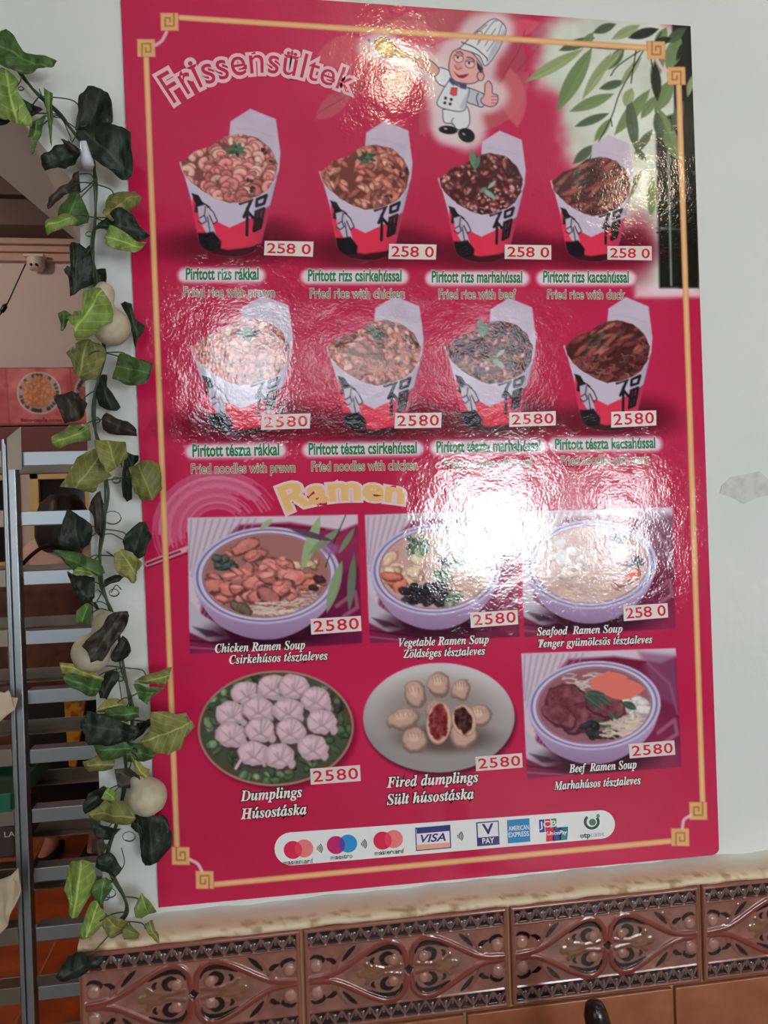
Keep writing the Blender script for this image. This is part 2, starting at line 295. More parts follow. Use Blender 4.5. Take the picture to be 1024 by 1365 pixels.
def noodle_box(xl, xr, yt, yb, food, noodles, label):
    w, h = xr-xl, yb-yt; F = lambda S: fit(S, xl, xr, yt, yb); p = lambda u, v: (xl+w*u, yt+h*v)
    ell(*p(.5, .93), w*.72, h*.13, 0, (84, 10, 34), .85, 13); ell(*p(.92, .86), w*.3, h*.12, 0, (84, 10, 34), .6, 12)
    poly(F(LID), lambda X, Y: np.stack([176+14*fbm(X, Y, 22, 3), 160+14*fbm(X, Y, 22, 3), 176+16*fbm(X, Y, 22, 3)], -1))
    line(F([(.56, .13), (.75, .15), (.93, .19)]), 1, (160, 142, 160), .5)
    clip_poly(F(BODY)); poly(F(BODY), lambda X, Y: np.stack([186-30*np.clip((X-xl-.7*w)/(.3*w), 0, 1)]*3, -1)+np.array([0, -14, 6]))
    poly(F([(.12, .6), (.2, .62), (.3, .78), (.37, .765), (.49, .805), (.7, .74), (.97, .62), (.95, 1.05), (.1, 1.05)]), lambda X, Y: np.stack([204-50*np.clip((X-xl-.65*w)/(.3*w), 0, 1), 48+0*X, 76+0*X], -1))
    poly(F([(.1, .9), (.25, .925), (.48, .955), (.7, .935), (.85, .9), (.85, 1.02), (.1, 1.02)]), (50, 16, 26), .95, 1.2)
    poly(F([(.11, .57), (.18, .585), (.22, .63), (.3, .665), (.23, .68), (.21, .71), (.14, .70), (.15, .64)]), (26, 20, 26))
    poly(F([(.17, .66), (.25, .64), (.3, .72), (.36, .86), (.26, .84), (.19, .76)]), (178, 164, 182)); line(F([(.17, .66), (.25, .645), (.33, .7), (.37, .76), (.33, .78), (.29, .72)]), 1.3, (34, 26, 34)); line(F([(.19, .74), (.24, .72), (.26, .76), (.22, .78), (.18, .76)]), 1.3, (34, 26, 34))
    line(F([(.25, .66), (.24, .72)]), 1.2, (34, 26, 34)); line(F([(.27, .73), (.3, .85)]), 1.2, (34, 26, 34))
    poly(F([(.17, .84), (.25, .84), (.33, .83), (.41, .9), (.4, .95), (.28, .96), (.19, .93)]), (26, 18, 26), 1, 1)
    for s in FU: line(F([(a-.065, .535+(b-.505)*1.12) for a, b in s]), h*.02, (30, 22, 30), 1, .6)
    clip_poly(None)
    line(F([(.985, .42), (.80, .93)]), 1, (120, 60, 90), .6); line(F(RIM), 2.4, (196, 184, 198), .9)
    fp = F(FOOD); clip_poly(fp)
    base = {'prawn': (150, 84, 84), 'chicken': (140, 70, 58), 'beef': (84, 32, 38), 'duck': (92, 42, 44)}[food]; poly(fp, np.array(base)*.75, 1, 1)
    cols = {'prawn': [(206, 128, 122), (196, 112, 108), (176, 100, 96), (214, 148, 138)], 'chicken': [(184, 108, 96), (166, 92, 82), (198, 132, 118), (146, 82, 74)],
            'beef': [(110, 46, 50), (90, 34, 40), (140, 74, 74), (66, 24, 30), (176, 120, 116)], 'duck': [(120, 60, 58), (100, 44, 46), (134, 78, 74), (84, 36, 40)]}[food]
    n = {'prawn': 130, 'chicken': 150, 'beef': 240, 'duck': 70}[food]; s = w/134
    spots = sorted([(RS.rand()*1.0, .17+RS.rand()*.46) for _ in range(n)], key=lambda t: t[1])
    for u, v in spots:
        c = np.array(cols[RS.randint(len(cols))])*(.85+.3*RS.rand()); x, y = p(u, v)
        if food == 'prawn':
            r = (7+4*RS.rand())*s; t = RS.rand()*6.3
            arc = [(x+r*.62*math.cos(t+k), y+r*.55*math.sin(t+k)) for k in np.linspace(0, 3.9, 9)]
            line(arc, r*.95, c*.55, .9, .9); line(arc, r*.72, c, 1, .9); line([(q[0]-.5, q[1]-1) for q in arc], r*.26, np.minimum(c*1.2, 240), .8, 1)
        elif food == 'chicken': piece(x, y, (6+6*RS.rand())*s, (3+2.4*RS.rand())*s, RS.rand()*3.1, c)
        elif food == 'beef': piece(x, y, (3+3.5*RS.rand())*s, (2+2*RS.rand())*s, RS.rand()*3.1, c)
        elif food == 'duck': piece(x, y, (10+8*RS.rand())*s, (3.2+2*RS.rand())*s, -.9+RS.rand()*.7, c, .5, 1.3)
    if food == 'beef' or noodles:
        for _ in range(46 if not noodles else 60):
            u, v = .2+.72*RS.rand(), .42+.2*RS.rand(); x, y = p(u, v)
            if noodles:
                t = RS.rand()*3.1; line(curve([(x, y), (x+7*s*math.cos(t), y+4*s*math.sin(t)), (x+11*s*math.cos(t+.6), y+7*s*math.sin(t+.6))]), 1.3*s, np.array([196, 130, 108])*(.75+.35*RS.rand()) if food != 'duck' else np.array([150, 98, 90])*(.7+.4*RS.rand()), .8, .7)
            elif u > .45: ell(x, y, 2.1*s, 1.5*s, RS.rand()*3, (200, 150, 146), .9)
    for _ in range(9): u, v = [(.84, .30), (.9, .38), (.72, .52)][RS.randint(3)]; ell(*p(u+.1*(RS.rand()-.5), v+.08*(RS.rand()-.5)), 3*s, 2*s, RS.rand()*3, (48, 30, 34), .9)
    clip_poly(None)
    gx, gy = {'prawn': (.56, .275), 'chicken': (.5, .26), 'beef': (.42, .20), 'duck': (.36, .33)}[food]
    if food in ('prawn', 'chicken'):
        for k in range(26):
            t = RS.rand()*6.3; r = (4+10*RS.rand())*s; x, y = p(gx, gy)
            lens((x+r*.2*math.cos(t), y+r*.2*math.sin(t)), (x+r*1.2*math.cos(t), y+r*.85*math.sin(t)), 4.2*s, np.array([62, 84, 66])*(.55+.7*RS.rand()), .95)
    elif food == 'beef':
        lens(p(.42, .30), p(.37, .14), 11*s, (92, 116, 96)); lens(p(.42, .30), p(.47, .18), 8*s, (80, 100, 84)); lens(p(.5, .44), p(.66, .52), 8*s, (128, 150, 138)); lens(p(.55, .43), p(.47, .47), 7*s, (96, 120, 104)); lens(p(.56, .44), p(.66, .38), 6*s, (140, 156, 146))
    else:
        for k in range(12): x, y = p(gx+.22*(RS.rand()-.5), gy+.14*(RS.rand()-.5)); lens((x-4*s, y+2*s), (x+5*s, y-3*s), 4*s, np.array([60, 74, 60])*(.6+.6*RS.rand()), .9)
    MASKS.append(('noodle_box_picture', label, F([(-.01, .36), (.14, .27), (.3, .24), (.44, .16), (.495, .08), (.70, -.01), (.965, .06), (1.01, .3), (.99, .43), (.81, .94), (.6, 1.01), (.33, .995), (.18, .93)])))
noodle_box(240.5, 374, 145, 342, 'prawn', 0, 'printed box of fried rice topped with pink prawns')
noodle_box(426.5, 550, 161, 347, 'chicken', 0, 'printed box of fried rice topped with orange chicken')
noodle_box(585, 701, 174, 350, 'beef', 0, 'printed box of fried rice topped with dark beef')
noodle_box(735, 844, 180, 349, 'duck', 0, 'printed box of fried rice with duck beside the bamboo')
noodle_box(254, 391, 394, 581, 'prawn', 1, 'printed box of fried noodles topped with prawns')
noodle_box(436, 565, 395, 581, 'chicken', 1, 'printed box of fried noodles topped with chicken')
noodle_box(593.5, 715, 397, 577, 'beef', 1, 'printed box of fried noodles topped with beef and green herbs')
noodle_box(752.5, 870, 396, 575, 'duck', 1, 'printed box of fried noodles topped with sliced duck')
# --- pale halos behind the green captions
for x0, y0, x1, y1 in [(247, 367, 344, 367), (411, 369, 535, 369), (577, 371, 696, 371), (725, 371, 838, 371), (257, 602, 372, 600), (413, 600, 555, 598), (583, 597, 720, 595), (741, 593, 873, 592)]:
    line([(x0, y0), (x1, y1)], 19, (226, 206, 212), .95, 4.5)
# --- soups
def bowl_pic(q, kind, label):
    q = [np.array(t, float) for t in q]; U = lambda u, v: tuple((q[0]*(1-u)+q[1]*u)*(1-v)+(q[3]*(1-u)+q[2]*u)*v); F = lambda S: [U(*t) for t in S]
    clip_poly(q, .6)
    poly(q, lambda X, Y: np.array([112, 34, 66])+(fbm(X, Y, 50, 8)-.5)[..., None]*np.array([60, 26, 36]))
    poly(F([(-.1, -.1), (1.1, -.1), (1.1, .02), (.9, .12), (.6, .05), (.3, .06), (.12, .3), (.06, .75), (-.1, .95)]), (196, 176, 190), 1, 3)
    for k in range(11):
        a = .02+k*.03; line(F([(a-.04+.012*k, .02+.0*k), (-.01+.01*k, .28+.05*k)]), 2.6, (140, 124, 142), .6, 1.2)
    poly(F([(.0, .6), (.08, .72), (.2, .82), (.24, .9), (.12, .92), (0, .84)]), (178, 166, 180), 1, 2); poly(F([(.02, .8), (.14, .84), (.2, .88), (.1, .88)]), (60, 40, 56), .8, 1.5)
    line(F([(0, .9), (.35, .97)]), 2.5, (70, 20, 44), .9, 1); line(F([(0, .95), (.3, 1.0)]), 2, (170, 110, 130), .6, 1)
    if kind != 'chicken': poly(F([(.76, .02), (1, .06), (1, .5), (.86, .4)]), (120, 70, 100), .7, 5); line(F([(.8, .1), (.95, .3), (.99, .55)]), 3, (150, 110, 130), .5, 2)
    else: poly(F([(.8, .5), (1, .4), (1, 1), (.7, 1)]), (96, 22, 58), .9, 6)
    line(F([(.35, .1), (.55, .075), (.8, .11)]), 3, (112, 20, 44), .9, .8); line(F([(.86, .7), (.97, .6), (.98, .72), (.9, .78)]), 5, (150, 96, 118), .8, 2)
    cx, cy = U(.455, .445); rx = np.hypot(*(np.array(U(.885, .445))-U(.455, .445))); ry = .355*abs(q[3][1]-q[0][1]); rot = math.atan2(q[2][1]-q[3][1]+q[1][1]-q[0][1], 2*(q[1][0]-q[0][0]))
    E = lambda s, dx=0, dy=0: (cx+dx, cy+dy, rx*s, ry*s, rot)
    ell(cx+6, cy+ry*1.15, rx*.85, ry*.35, rot, (44, 10, 30), .85, 8)
    body = [(cx-rx, cy), (cx-rx*.93, cy+ry*.45), (cx-rx*.7, cy+ry*.95), (cx-rx*.42, cy+ry*1.2), (cx-rx*.1, cy+ry*1.32), (cx+rx*.25, cy+ry*1.27), (cx+rx*.6, cy+ry*1.0), (cx+rx*.88, cy+ry*.55), (cx+rx, cy)]
    poly(curve(body), lambda X, Y: np.stack([164+0*X, 136+0*X, 172+0*X], -1)-(26*np.clip((Y-cy-ry*.7)/(ry*.6), 0, 1))[..., None], 1, .8)
    ell(*E(1.0), (186, 172, 198)); ell(*E(.955), (108, 98, 150)); ell(*E(.925), (198, 184, 200)); ell(*E(.875), (120, 84, 120)); ell(*E(.855), (176, 150, 160))
    body2 = ellpts(*E(.85)); global CLIP
    save = CLIP; clip_poly(body2); CLIP = CLIP*save
    ell(*E(.86), {'chicken': (150, 100, 96), 'veg': (186, 146, 140), 'sea': (196, 160, 158), 'beef': (140, 88, 100)}[kind])
    at_ = lambda u, v: (cx+u*rx*.85, cy+v*ry*.85)
    def noodles(u0, u1, v0, v1, n, c):
        for _ in range(n):
            x, y = at_(u0+(u1-u0)*RS.rand(), v0+(v1-v0)*RS.rand()); t = -.9+RS.rand()*1.6
            line(curve([(x-9, y+4*math.sin(t)), (x, y), (x+10*math.cos(t), y+9*math.sin(t))]), 2.2, np.array(c)*(.8+.25*RS.rand()), .9, .8)
    def blobs(L, c, a=10, b=6, dk=.5):
        for u, v in L: piece(*at_(u, v), a*(.75+.5*RS.rand()), b*(.8+.4*RS.rand()), -.8+1.6*RS.rand(), np.array(c)*(.88+.24*RS.rand()), dk)
    R = lambda n, u0, u1, v0, v1: [(u0+(u1-u0)*RS.rand(), v0+(v1-v0)*RS.rand()) for _ in range(n)]
    def broccoli(u, v, r):
        x, y = at_(u, v)
        for _ in range(34): t = RS.rand()*6.3; k = RS.rand()**.5; piece(x+r*k*math.cos(t), y+r*.8*k*math.sin(t), 3, 2.6, 0, np.array([84, 118, 92])*(.6+.7*RS.rand()), .55)
        lens((x-r*.2, y+r*.2), (x+r*.4, y+r), 6, (150, 164, 130), .8, 1.2)
    if kind == 'chicken':
        noodles(-.2, .9, .25, .95, 60, (206, 176, 166)); blobs(R(8, -.85, -.5, -.5, -.1), (70, 80, 76), 8, 5); blobs(R(6, .4, .9, -.4, -.1), (200, 160, 136), 8, 5)
        blobs(R(7, .5, .95, .0, .35), (186, 108, 92), 12, 4); blobs([(.85, .1), (.75, .3)], (60, 36, 40), 8, 5)
        blobs(R(10, -.9, -.2, .1, .65)+R(13, -.45, .45, -.7, .35)+R(6, -.2, .5, .0, .5), (180, 106, 102), 17, 10, .5)
        blobs(R(18, -.85, .45, -.6, .6), (200, 120, 112), 9, 4, .6); blobs([(-.45, .78), (-.35, .82)], (92, 76, 64), 12, 6); noodles(-.1, .55, .62, .95, 24, (214, 190, 178))
    elif kind == 'veg':
        noodles(-.4, .9, -.8, .2, 60, (208, 176, 158)); blobs(R(16, -.95, -.3, -.35, .3), (214, 168, 146), 10, 7, .7); blobs([(-.75, .3), (-.65, .42), (-.8, .2)], (206, 112, 96), 13, 8)
        broccoli(-.35, -.6, 17); broccoli(.52, -.25, 18); broccoli(.15, .15, 12); broccoli(.25, .75, 16); blobs(R(18, -.55, .15, .42, .85), (44, 32, 44), 8, 6); blobs([(.12, -.2), (.18, -.15)], (48, 34, 44), 8, 6); noodles(.4, .9, .2, .7, 20, (208, 176, 158))
    elif kind == 'sea':
        noodles(-.8, .7, -.5, .9, 90, (212, 180, 172)); blobs(R(14, -.8, .1, -.6, .3), (216, 190, 186), 12, 7, .75); blobs(R(8, .1, .8, -.7, .1), (206, 150, 146), 11, 6, .6); blobs([(.45, -.7), (.55, -.65), (.75, .0), (.85, -.1)], (60, 56, 74), 8, 5)
        blobs([(.7, .35), (.78, .25)], (216, 100, 84), 9, 8); blobs([(.45, .55), (.55, .45)], (210, 150, 140), 10, 7); noodles(-.5, .4, .1, .9, 50, (214, 180, 166))
    else:
        noodles(.3, .95, .1, .9, 60, (206, 186, 178)); blobs(R(12, .3, .9, -.1, .3), (206, 190, 190), 12, 8, .75); noodles(-.5, .2, -.9, -.4, 26, (206, 186, 184))
        for u, v, a, b, r in [(-.5, -.1, 30, 24, .3), (-.2, .35, 34, 20, -.2), (-.62, .3, 24, 14, .5), (.2, .0, 26, 16, .3)]:
            x, y = at_(u, v); ell(x, y, a, b, r, (66, 32, 44), .9, 1, 3); ell(x-1, y-2, a*.9, b*.85, r, lambda X, Y: np.array([112, 62, 72])+(fbm(X, Y, 8, 2)-.5)[..., None]*60, 1, 1, 3)
        for u0, v0, u1, v1, wd in [(-.1, -.62, .6, -.75, 14), (.1, -.4, .9, -.45, 20), (.05, -.75, .1, -.35, 15)]: lens(at_(u0, v0), at_(u1, v1), wd*1.4, (206, 108, 98))
        for u0, v0, u1, v1 in [(-.2, -.3, .15, .1), (-.05, -.35, .3, .0), (.5, -.1, .75, .1), (-.1, .4, .3, .55), (-.15, -.35, .2, -.25), (.3, .2, .4, .45)]: lens(at_(u0, v0), at_(u1, v1), 10, (62, 76, 66)); line([at_(u0, v0), at_(u1, v1)], 1, (96, 112, 96), .8)
        blobs(R(9, -.2, .35, .5, .8), (40, 40, 46), 9, 5); noodles(.2, .9, .4, .85, 40, (212, 190, 176))
    CLIP = save
    if kind == 'chicken':
        for p1, q1, wd, c in [((.78, .0), (.66, .42), 20, (140, 160, 120)), ((.9, .1), (.7, .3), 14, (112, 132, 96)), ((.9, .35), (.8, .75), 18, (122, 140, 106)), ((.97, .3), (.93, .95 - .2), 14, (96, 110, 90)), ((.5, .02), (.42, .1), 10, (150, 160, 130)), ((.6, .1), (.85, .2), 10, (84, 60, 80)), ((.98, .1), (.88, .3), 10, (106, 124, 92))]: lens(U(*p1), U(*q1), wd*.8, c, .95)
        line(curve(F([(.93, .0), (.86, .2), (.8, .4)])), 1.2, (40, 34, 40))
        ell(*U(.83, .26), 12, 8, 0, (140, 96, 140), .7, 3)
    clip_poly(None); MASKS.append(('soup_bowl_picture', label, [tuple(t) for t in q]))
bowl_pic([(250, 690), (477, 686), (483, 857.5), (253, 872)], 'chicken', 'printed photo of soup bowl with orange chicken pieces')
bowl_pic([(486.5, 686.5), (689, 679), (693, 849), (493, 857.5)], 'veg', 'printed photo of soup bowl with broccoli')
bowl_pic([(693.5, 681.5), (897, 676), (901, 838), (699, 849)], 'sea', 'printed photo of soup bowl with seafood')
bowl_pic([(695, 871), (901, 864), (909, 1022.5), (703, 1038)], 'beef', 'printed photo of soup bowl with dark beef and carrot')
# --- plate of dumplings
D = lambda x, y: (220+x/3.657, 860+y/3.657)
c0 = D(540, 405); ell(c0[0]+3, c0[1]+4, 105, 78, 0, (100, 12, 40), .8, 5); ell(*c0, 104, 77, -.05, (150, 120, 104)); ell(*c0, 101, 74, -.05, (84, 62, 56))
clip_poly(ellpts(*c0, 101, 74, -.05)); ell(c0[0], c0[1], 98, 72, 0, (66, 74, 60), 1, 2, 4)
for k in range(120):
    t = RS.rand()*6.3; r = .62+.42*RS.rand(); x, y = c0[0]+96*r*math.cos(t), c0[1]+70*r*math.sin(t)
    piece(x, y, 4+7*RS.rand(), 3+4*RS.rand(), RS.rand()*3, np.array([[92, 108, 84], [74, 90, 68], [116, 130, 104], [70, 66, 58]][RS.randint(4)])*(.75+.3*RS.rand()), .6)
def dumpling(x, y, r, col, n=6):
    c = np.array(col, float); ell(x+1, y+2, r*1.08, r*.9, 0, (70, 50, 50), .8, 2.5, 2); ell(x, y, r, r*.82, 0, c*.86, 1, 1, 2.4); ell(x-1, y-2, r*.85, r*.62, 0, c, 1, 3, 2)
    for k in range(n): t = -2.7+k*2.3/n+RS.rand()*.4; line(curve([(x+.15*r*math.cos(t), y+.2*r), (x+.5*r*math.cos(t), y+.1*r+.3*r*math.sin(t)), (x+.9*r*math.cos(t), y+.7*r*math.sin(t))]), 1.6, c*.74, .7, 1.2)
    line(curve([(x-r*.5, y+r*.5), (x, y+r*.25), (x+r*.5, y+r*.55)]), 2, c*.7, .7, 1.4); ell(x-.35*r, y-.4*r, r*.3, r*.2, 0, np.minimum(c*1.08, 240), .8, 2.4); ell(x+.8*r, y+.55*r, r*.22, r*.3, .4, c*.9, 1, 1.2)
for x, y in [(400, 235), (525, 205), (630, 205), (735, 265), (325, 335), (455, 315), (600, 320), (765, 375), (325, 440), (465, 415), (610, 420), (430, 530), (560, 540), (720, 500)]: dumpling(*D(x, y), 20.5, (206, 172, 182))
line(curve([D(370, 560), D(345, 600)]), 4, (200, 166, 176)); clip_poly(None)
MASKS.append(('dumpling_plate_picture', 'printed plate of pale dumplings on green leaves', ellpts(*c0, 105, 78, -.05)))
# --- plate of fried dumplings
D = lambda x, y: (470+x/2.2756, 860+y/2.2756)
c0 = D(262, 220); ell(c0[0]+2, c0[1]+5, 101, 73, 0, (60, 10, 30), .8, 4); ell(*c0, 101, 73, -.02, lambda X, Y: np.stack([186-50*np.clip((Y-900)/90, 0, 1)]*3, -1)+np.array([2, -4, -4]))
ell(c0[0], c0[1]-2, 84, 58, 0, (160, 148, 144), .6, 8); ell(c0[0], c0[1]+2, 72, 48, 0, (128, 116, 112), .7, 14); ell(c0[0]+10, c0[1]+28, 60, 18, 0, (74, 60, 60), .8, 9)
for x, y, a, b, r in [(190, 150, 18, 15, 1.2), (262, 120, 15, 17, .2), (330, 135, 13, 16, .4), (155, 225, 24, 14, -.2), (385, 215, 16, 16, .3), (190, 290, 17, 18, .1), (255, 200, 14, 14, 0), (340, 270, 18, 22, .4)]:
    x, y = D(x, y); ell(x, y, a, b, r, (120, 92, 88), 1, 1, 2); ell(x-1, y-2, a*.86, b*.82, r, (182, 146, 134), 1, 2.4, 2); ell(x-2, y-4, a*.4, b*.3, r, (206, 176, 160), .8, 2)
    for k in range(5): line([(x-a*.6+k*a*.28, y-b*.6), (x-a*.5+k*a*.26, y-b*.25)], 1, (134, 102, 96), .7)
for x, y, a, b, r, c in [(262, 235, 17, 29, .08, (120, 52, 56)), (338, 228, 16, 22, -.25, (64, 34, 36))]:
    x, y = D(x, y); ell(x, y, a, b, r, (150, 110, 100)); ell(x, y, a*.95, b*.95, r, (196, 156, 140), 1, 1); ell(x, y, a*.74, b*.8, r, lambda X, Y: np.array(c)+(fbm(X, Y, 5, 1)-.5)[..., None]*90, 1, 1, 2)
MASKS.append(('fried_dumpling_plate_picture', 'printed grey plate of fried dumplings, two cut open', ellpts(*c0, 102, 75, -.02)))
# --- gold frame
GO = (206, 156, 104); GL = (222, 182, 134)
for a, b in [((241, 23.5), (866, 64)), ((905, 112), (937, 1072)), ((195, 78), (236, 1128)), ((286, 1179), (896, 1121))]:
    line([a, b], 8.4, (190, 110, 96), .7, .8); line([a, b], 6.8, GO, 1, .7); line([a, b], 2, GL, .7, .8)
def key(x, y, s, fx, fy):
    h = s/2; poly([(x-h-1.5, y-h-1), (x+h, y-h-.5), (x+h+1.5, y+h+1), (x-h, y+h+.5)], (176, 100, 86)); poly([(x-h, y-h), (x+h, y-h), (x+h, y+h), (x-h, y+h)], GO)
    line([(x+fx*a*h, y+fy*b*h) for a, b in [(.5, 1), (.5, -.5), (-.5, -.5), (-.5, .45), (.05, .45), (.05, 0)]], 2, (150, 100, 58), .95)
for x, y, fx, fy in [(226, 29, 1, -1), (195, 64, -1, 1), (875, 67, -1, -1), (902, 101, 1, 1), (931, 1081, 1, -1), (907, 1116, -1, 1), (241, 1141, -1, -1), (273, 1173, 1, 1)]: key(x, y, 23, fx, fy)
for pts in [[(222, 43), (216, 54), (208, 60)], [(876, 80), (882, 90), (889, 94)], [(921, 1087), (912, 1093), (910, 1104)], [(254, 1146), (264, 1152), (269, 1161)]]: line(curve(pts), 4.4, (214, 170, 178), .95, .8)
SC.cycles.use_denoising = True
# ---------------------------------------------------------------- room materials
M_WALL = mat('white_plaster', (224, 226, 222), .75, noise=(3.2, (214, 218, 214), .35, .75), bump=[(38, .0012), (6, .004)])
M_PATCH = mat('old_plaster_patch', (208, 208, 202), .9, noise=(60, (196, 195, 188), .45, .65), bump=[(90, .002)])
M_LEDGE = mat('stained_ledge', (206, 178, 148), .6, noise=(26, (150, 104, 66), .52, .78), bump=[(60, .001)])
M_FAR = mat('warm_plaster', (214, 200, 192), .8, bump=[(30, .001)])
M_CEIL = mat('brown_ceiling_paint', (150, 106, 90), .6)
M_BEAM = mat('dark_beam', (84, 62, 56), .5)
M_MOULD = mat('cornice_paint', (196, 164, 148), .6)
M_TERRA = mat('terracotta_floor', (196, 92, 44), .35, noise=(9, (150, 66, 34), .35, .7), bump=[(14, .001)])
M_GROUT = mat('grout', (168, 128, 98), .8)
M_TILE = mat('glazed_relief', attr=True, rough=.16, spec=.6)
M_PLAIN = mat('plain_terracotta', (160, 98, 68), .3, noise=(22, (138, 78, 52), .35, .7), bump=[(30, .0006)])
M_MAROON = mat('maroon_wood', (112, 52, 46), .45)
M_BROWNW = mat('brown_wood', (110, 74, 62), .5, noise=(12, (84, 54, 46), .4, .7))
M_CREAM = mat('cream_wood', (226, 196, 130), .5)
M_DARKGL = mat('dark_glass', (40, 32, 34), .1)
M_ROOMW = mat('room_plaster', (180, 182, 178), .8); M_FRONTF = mat('beige_floor', (150, 140, 128), .4, noise=(6, (136, 126, 116), .4, .7))
S = lambda o: tag(o, kind='structure')
XJ, TH = -.0795, .25
# poster wall: a slab with an opening on its left, the top corner of the opening cut off at a slant
front = [(XJ, 0), (XJ, 2.075), (-.155, 2.172), (-.45, 2.5), (-2.2, 2.5), (-2.2, 3.47), (3.4, 3.47), (3.4, 0)]
back = [(XJ-.004, 0), (XJ-.004, 2.03), (-.135, 2.079), (-.46, 2.37), (-2.2, 2.37), (-2.2, 3.47), (3.4, 3.47), (3.4, 0)]
V = [(x, 0, z) for x, z in front]+[(x, TH, z) for x, z in back]; n = len(front)
S(mesh('wall_back', V, [tuple(range(n))[::-1], tuple(range(n, 2*n))]+[(i, (i+1) % n, n+(i+1) % n, n+i) for i in range(n)], M_WALL)); wb = bpy.data.objects['wall_back'].data; wb.materials.append(M_FAR)
for i in (2, 3, 4, 5): wb.polygons[i].material_index = 1
bm = bmesh.new(); bm.free()
# peeled spot on the plaster at the right
pp = [at(*p, -.0012) for p in [(962, 648), (975, 636), (996, 632), (1012, 628), (1026, 640), (1024, 660), (1008, 664), (992, 672), (975, 662), (960, 658)]]
mb = MB(); k = len(pp); mb.add(pp+[(p[0], .001, p[2]) for p in pp], [tuple(range(k))]+[(i, (i+1) % k, k+(i+1) % k, k+i) for i in range(k)])
S(mb.build('trim_3', M_PATCH))
# floor, ceiling, other walls
def slab(name, a, b, m): return S(MB().box(a, b).build(name, m))
slab('floor', (-4, TH-.05, -.1), (4, 4.3, 0), M_TERRA); slab('floor', (-4, -4.6, -.1), (4, TH-.05, 0), M_FRONTF)
mb = MB()
for i in range(-6, 7): mb.box((i*.33-1.0-.003, .25, -.004), (i*.33-1.0+.003, 4.2, .0012))
for j in range(12): mb.box((-3.4, .3+j*.33, -.004), (1.5, .306+j*.33, .0012))
S(mb.build('trim_4', M_GROUT))
slab('ceiling', (-4, -4.6, 3.47), (4, 4.3, 3.57), M_ROOMW)
slab('trim_5', (-3.9, .26, 3.44), (3.3, 3.2, 3.469), M_CEIL)
slab('trim_6', (-3.9, 3.2, 3.33), (3.3, 3.56, 3.469), M_BEAM); slab('trim_7', (-3.9, 3.26, 3.19), (3.3, 3.56, 3.329), M_BEAM)
mb = MB(); 
for i, (d, z0, z1) in enumerate([(.10, 3.155, 3.189), (.07, 3.12, 3.154), (.045, 3.075, 3.119)]): mb.box((-3.9, 3.56-d, z0), (3.3, 3.56, z1), .004)
S(mb.build('trim_8', M_MOULD))
slab('wall_far', (-4, 3.561, 0), (4, 3.7, 3.469), M_FAR)
slab('wall_right', (3.4, -4.5, 0), (3.55, 4.2, 3.469), M_ROOMW); slab('wall_left', (-4, -4.5, 0), (-3.9, 3.56, 3.469), M_ROOMW)
# wall behind the viewer with a big window and a strip of high windows
W3 = (-2.7, -.95, .9, 2.3); W1 = (1.38, 2.22, 1.0, 1.88); W1b = (2.5, 2.98, .98, 1.82); W2 = [(-.25, .32, 2.2, 3.0), (.55, 1.2, 2.3, 2.95), (1.4, 2.1, 2.3, 2.9)]
YB = -4.2; xs = sorted({-4, 3.4, *[v for w in [W1, W1b]+W2 for v in w[:2]], *W3[:2]}); zs = sorted({0, 3.469, *[v for w in [W1, W1b]+W2 for v in w[2:]], *W3[2:]}); mb = MB()
for x0, x1 in zip(xs[:-1], xs[1:]):
    for z0, z1 in zip(zs[:-1], zs[1:]):
        cx, cz = (x0+x1)/2, (z0+z1)/2
        if not any(w[0] < cx < w[1] and w[2] < cz < w[3] for w in [W1, W1b, W3]+W2): mb.box((x0, YB-.2, z0), (x1, YB, z1))
S(mb.build('wall_front', M_ROOMW))
M_DAY = mat('daylit_pane', (255, 255, 255), .5, emit=(.92, .97, 1.0, WIN_E)); M_SKY = [mat('sky_pane', (255, 255, 255), .5, emit=(.84, .93, 1.0, e)) for e in TRANSOM_E]; M_SIDE = mat('side_pane', (255, 255, 255), .5, emit=(.86, .94, 1.0, SIDE_E)); M_FRAME = mat('white_window_frame', (220, 220, 216), .4)
for i, w in enumerate([W1, W1b]+W2+[W3]):
    o = S(MB().box((w[0], YB-.13, w[2]), (w[1], YB-.11, w[3])).build('window_%d' % (i+1), M_DAY if i < 2 else M_SKY[i-2] if i < 5 else M_SIDE)); mb = MB(); t = .045
    for a, b in [((w[0], w[2]), (w[0]+t, w[3])), ((w[1]-t, w[2]), (w[1], w[3])), ((w[0], w[2]), (w[1], w[2]+t)), ((w[0], w[3]-t), (w[1], w[3])), (((w[0]+w[1])/2-t/2, w[2]), ((w[0]+w[1])/2+t/2, w[3]))]: mb.box((a[0], YB-.11, a[1]), (b[0], YB-.05, b[1]))
    mb.build('window_frame', M_FRAME, o)
